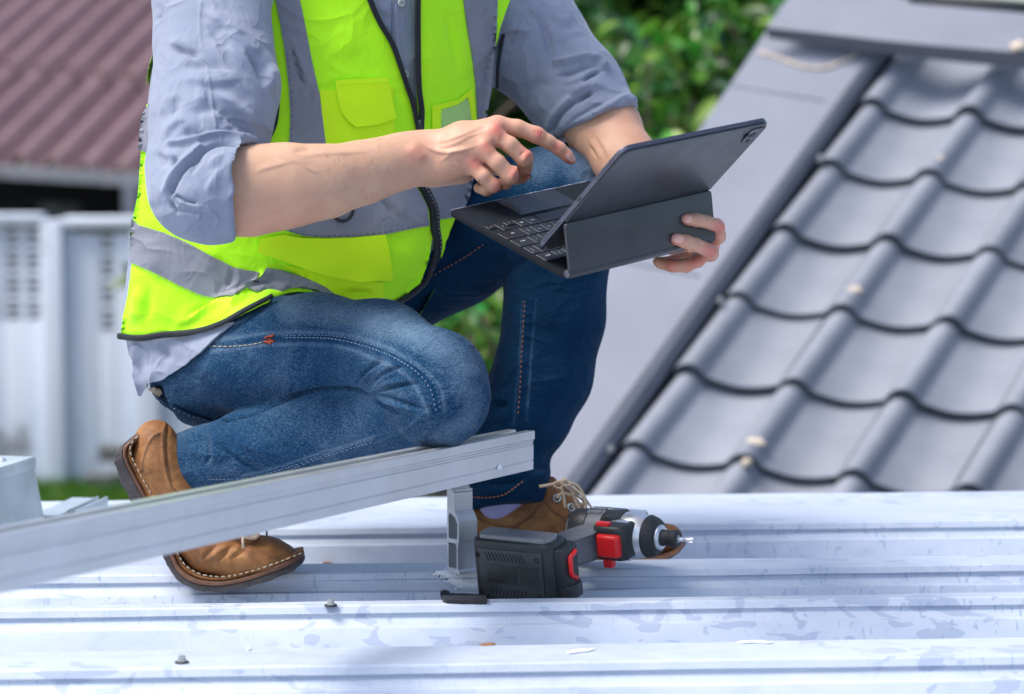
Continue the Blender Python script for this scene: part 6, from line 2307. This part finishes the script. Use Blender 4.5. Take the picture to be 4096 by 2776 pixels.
for x_, z_ in ((-.099, .024), (-.006, .024), (-.099, -.028), (-.006, -.028)):
    bm = bmesh.new(); bm_lathe(bm, [(.1555, .0040), (.1583, .0038), (.1584, .0022), (.1575, .0020)], DM @ frame((x_, 0, z_), (0, 1, 0), (1, 0, 0), (0, 0, 1)), 14)
    link('battery_screw', bm_mesh(bm), M['dark'], bat)
# red release edge on the bit side of the battery
cheek_o, cheek_n = DM @ Vector((.0315, .125, 0)), (DM.to_3x3() @ Vector((1, 0, 0)))
link('release_button', tube_mesh(smooth_line([tuple(Ppl(x, y, cheek_o, cheek_n, 'c7')) for x, y in ((1164, 678), (1150, 705), (1126, 735), (1130, 800), (1138, 868), (1162, 885), (1180, 896))], .004), .0034, 8), M['red'], bat)
dprism('battery_cheek', [(.010, .100), (.028, .104), (.034, .112), (.034, .130), (.028, .140), (.012, .144)], -.036, -.016, M['black'], .003, parent=bat)
dprism('battery_cheek', [(.010, .098), (.024, .102), (.030, .112), (.030, .132), (.024, .142), (.012, .146)], -.018, .036, M['black'], .003, parent=bat)

# ------------------------------------------------------------------ bracket under the rail
brk = empty('standoff_bracket')
tag(brk, 'short aluminium standoff bracket between the rail end and the roof rib', 'bracket')
bo = Pz(1790, 2286, 0, 's')
eB = Vector((.80, .60, 0)).normalized(); sB = Vector((.60, -.80, 0)).normalized()
# section plane: s across (towards camera right), z up; extruded along e
MB_ = frame(bo, sB, (0, 0, 1), eB)
hB = .112
outline = [(0, 0), (.052, 0), (.052, .003), (.046, .006), (.046, .042), (.050, .046), (.050, .074), (.040, .082), (.030, .088), (.030, hB), (.006, hB + .012), (0, hB + .012)]
w1_ = [(.006, .007), (.040, .007), (.040, .038), (.034, .042), (.006, .042)]
w2_ = [(.006, .048), (.044, .048), (.044, .070), (.034, .078), (.012, .084), (.006, .080)]
def tri_prism(outer, holes, z0, z1, Mx, name, mat, parent):
    pts = [Vector(p) for p in outer]; loops = [list(range(len(outer)))]
    for h_ in holes:
        loops.append(list(range(len(pts), len(pts) + len(h_)))[::-1]); pts += [Vector(p) for p in h_]
    vo, _, fo, *_r = delaunay_2d_cdt(pts, [(l[i], l[(i + 1) % len(l)]) for l in loops for i in range(len(l))], [], 0, 1e-6)
    # drop triangles inside holes
    F = []
    for f in fo:
        c = sum((vo[i] for i in f), Vector((0, 0))) / len(f)
        if any(in_poly(np.array([[c.x, c.y]]), h_)[0] for h_ in holes): continue
        if not in_poly(np.array([[c.x, c.y]]), outer)[0]: continue
        F.append(tuple(f))
    n = len(vo)
    V = [Mx @ Vector((v_.x, v_.y, z0)) for v_ in vo] + [Mx @ Vector((v_.x, v_.y, z1)) for v_ in vo]
    FF = [f[::-1] for f in F] + [tuple(i + n for i in f) for f in F]
    cnt = set((f[i], f[(i + 1) % len(f)]) for f in F for i in range(len(f)))
    for (a, b) in cnt:
        if (b, a) not in cnt: FF.append((a, b, b + n, a + n))
    me = mesh_from(V, FF)
    bm = bmesh.new(); bm.from_mesh(me); bmesh.ops.recalc_face_normals(bm, faces=bm.faces); bm.to_mesh(me); bm.free()
    return link(name, me, mat, parent, False)
k_ = .56
sc2 = lambda L: [(a * k_, b) for a, b in L]
tri_prism(sc2(outline), [sc2(w1_), sc2(w2_)], 0, .031, MB_, 'standoff', M['alu'], brk)
tri_prism([(a * k_ + .0, b) for a, b in outline], [sc2(w1_), sc2(w2_)], -.0004, -.0001, MB_, 'cut_face', M['alu_cut'], brk)
for k in range(6):
    bm = bmesh.new(); bm_box(bm, (.0295 * k_, .092 + k * .0045, .001), (.0315 * k_, .0940 + k * .0045, .0305), MB_, .0003)
    link('grip_rib', bm_mesh(bm), M['alu'], brk, False)

# ------------------------------------------------------------------ sealant smear round the bracket foot
class RoofSurf(Surf): pass
rme = roof.data
Vr = np.empty(len(rme.vertices) * 3); rme.vertices.foreach_get('co', Vr); Vr = Vr.reshape(-1, 3)
Fr = np.array([tuple(p.vertices) for p in rme.polygons])
Nr = vnormals(Vr, Fr)
Nr[Nr[:, 2] < 0] *= -1
RSF = Surf(Vr, Fr, Nr)
def roof_patch(name, poly, c, off, mat, thick, step=6, wob=1.0, relief=None):
    pos_n = RSF.normal
    RSF.normal = lambda p: Vector((0, -.35, .94)).normalized()
    ob = patch(name, RSF, poly, c, off, mat, None, thick, step, None, wob=wob, relief=relief)
    RSF.normal = pos_n
    return ob
rs = np.random.default_rng(3)
rel = lambda Q: .0008 * np.sin(Q[:, 0] * .21 + Q[:, 1] * .5) + .0006 * np.sin(Q[:, 0] * .07 - Q[:, 1] * .33)
sm = roof_patch('sealant_smear', [(60, 870), (100, 850), (170, 838), (185, 815), (270, 820), (285, 760), (310, 735), (340, 700), (352, 690), (372, 715), (388, 690), (400, 720), (405, 800), (408, 880), (412, 960), (380, 965), (300, 972), (235, 980), (262, 955), (215, 948), (190, 930), (150, 925), (168, 905), (120, 898), (95, 905), (88, 885)], 'c7', .0022, M['sealant'], .0022, 6, 1.6, rel)
tag(sm, 'white sealant smeared over the roof rib round the bracket foot', 'sealant')
st = roof_patch('plastic_strip', [(118, 1025), (150, 1012), (185, 1022), (195, 1040), (300, 1042), (470, 1050), (480, 1100), (300, 1098), (165, 1092), (135, 1078)], 'c7', .006, M['rubber'], .006, 8, .4)
tag(st, 'flat black plastic strip lying in the roof channel behind the battery', 'strip')

# roof screws
def roof_screw(px, py, label):
    o = empty('roof_screw'); tag(o, label, 'screw', 'screws fixing the metal roof')
    p = Pz(px, py, .0, 's')
    bm = bmesh.new(); bm_lathe(bm, [(0, .0084), (.0018, .0082), (.0024, .0068)], frame(p, (0, 0, 1), (1, 0, 0), (0, 1, 0)), 20); link('washer', bm_mesh(bm), M['rubber'], o)
    bm = bmesh.new(); bm_lathe(bm, [(.0022, .0064), (.0034, .0062), (.0036, .0044), (.0084, .0042), (.0088, .0034)], frame(p, (0, 0, 1), (1, 0, 0), (0, 1, 0)), 6); link('hex_head', bm_mesh(bm), M['screw'], o, False)
    o.location = (0, 0, 0)
roof_screw(1323, 2424, 'hex roof screw on the rib below the toe of the tan shoe')
roof_screw(728, 2652, 'hex roof screw nearest the lower edge, alone on the blurred front rib')

# debris
def debris(name, poly, c, label, cat, mat, thick=.001):
    o = roof_patch(name, poly, c, .0018, mat, thick, 4, .3)
    tag(o, label, cat)
debris('dry_leaf', [(2150, 1019), (2190, 1008), (2240, 1003), (2282, 1007), (2285, 1014), (2230, 1021), (2180, 1022)], (0, 0) and 'c10' if False else 'c10', 'curled orange dry leaf on the roof below the black battery', 'leaf', M['dryleaf']) if 'c10' in CR else None
debris('dry_leaf', [(825, 322), (860, 318), (900, 320), (890, 325), (840, 327)], 'c10', 'small ochre leaf fragment on the rib above the toe of the tan shoe', 'leaf', M['dryleaf'])
debris('paint_flake', [(180, 1050), (210, 1040), (222, 1050), (205, 1062), (188, 1064)], 'c10', 'tiny white paint flake on the front rib left of the dry leaf', 'flake', M['sealant'])
debris('sealant_flake', [(2946, 2572), (2975, 2566), (3030, 2564), (3060, 2568), (3100, 2573), (3070, 2577), (3010, 2573), (2970, 2577)], 's', 'ragged white sealant flake on the wide front rib, larger of two', 'flake', M['sealant'])
debris('sealant_flake', [(2265, 2612), (2300, 2602), (2340, 2600), (2385, 2598), (2350, 2608), (2310, 2612), (2275, 2618)], 's', 'thin white sealant streak on the front rib below the red trigger', 'flake', M['sealant'])

# ------------------------------------------------------------------ galvanised box and loose channels at the roof edge
gbx = empty('metal_box')
tag(gbx, 'galvanised steel box with a screwed lid at the picture edge', 'box')
def zat(px, py, Y): return P(px, py, Y, 's')
Yg = 3.62
p_r = Pz(175, 2110, 0, 's')
lid = [zat(-420, 1830, Yg + .0), zat(143, 1870, Yg - .02), zat(150, 1822, Yg + .26), zat(-420, 1795, Yg + .30)]
a = zat(-420, 1850, 3.50); b = zat(148, 1882, 3.58)
def hexa(name, f, bk, mat, parent, bev=.003):
    bm = bmesh.new()
    A = [bm.verts.new(p) for p in f]; Bv = [bm.verts.new(p) for p in bk]
    bm.faces.new(A); bm.faces.new(Bv[::-1])
    for k in range(4): bm.faces.new((A[k], Bv[k], Bv[(k + 1) % 4], A[(k + 1) % 4]))
    bmesh.ops.recalc_face_normals(bm, faces=bm.faces)
    bmesh.ops.bevel(bm, geom=list(bm.edges), offset=bev, segments=2, affect='EDGES')
    return autosmooth(link(name, bm_mesh(bm), mat, parent), 40)
C0 = P(146, 1826, 3.70, 's')
ea = Vector((-.22, -.975, 0)); eb = Vector((-.975, .22, 0))
def box8(name, o, la, lb, z0, z1, mat, flare=0.0, bev=.002):
    def ring(z, f):
        c = Vector((o.x, o.y, z))
        return [c - ea * f - eb * f, c + ea * (la + f) - eb * f, c + ea * (la + f) + eb * (lb + f), c - ea * f + eb * (lb + f)]
    hexa(name, ring(z0, flare), ring(z1, 0), mat, gbx, bev)
zt = C0.z
box8('box_body', C0 + ea * .004 + eb * .004, .34, .40, -.06, zt - .002, M['galv'], .022)
box8('lid', C0, .35, .41, zt - .020, zt, M['galv'], -.0005)
xr, YB0 = C0.x, C0.y
q = C0 + ea * .06 + eb * .03
bm = bmesh.new(); bm_lathe(bm, [(0, .007), (.003, .0065), (.005, .003)], frame(q, (0, 0, 1), (1, 0, 0), (0, 1, 0)), 14); link('lid_screw', bm_mesh(bm), M['silver'], gbx)

M['paleblue'] = plain('pale_anodised_aluminium', (.50, .56, .60), .42, .5, .08, 20, .05)
def channel(label, p_near, p_far, w_, h_, open_up):
    o = empty('channel_section'); tag(o, label, 'aluminium channel', 'loose aluminium channels by the metal box')
    d = (p_far - p_near); L = d.length; d.normalize()
    up = Vector((0, 0, 1)); sx = -d.cross(up).normalized()
    t = .0025
    if open_up: pr_ = [(0, 0), (w_, 0), (w_, h_), (w_ - t, h_), (w_ - t, t), (t, t), (t, h_), (0, h_)]
    else: pr_ = [(0, 0), (w_, 0), (w_, t), (t, t), (t, h_ - t), (w_, h_ - t), (w_, h_), (0, h_)]
    bm = bmesh.new(); bm_prism(bm, pr_, 0, L, frame(p_near, sx, up, d))
    link('channel_profile', bm_mesh(bm), M['paleblue'], o, False)
    bm = bmesh.new(); bm_prism(bm, [(t, t), (w_ - t, t), (w_ - t, h_ - t), (t, h_ - t)], .001, .004, frame(p_near, sx, up, d))  # black block in the open end stands for the shade inside
    link('open_end_shade', bm_mesh(bm), M['rubber'], o, False)
channel('short aluminium channel with dark open end next to the metal box', Pz(232, 2104, 0, 's'), Pz(385, 2030, 0, 's'), .040, .016, False)
channel('second aluminium channel lying just right of the first', Pz(310, 2086, 0, 's'), Pz(432, 2030, 0, 's'), .018, .018, True)
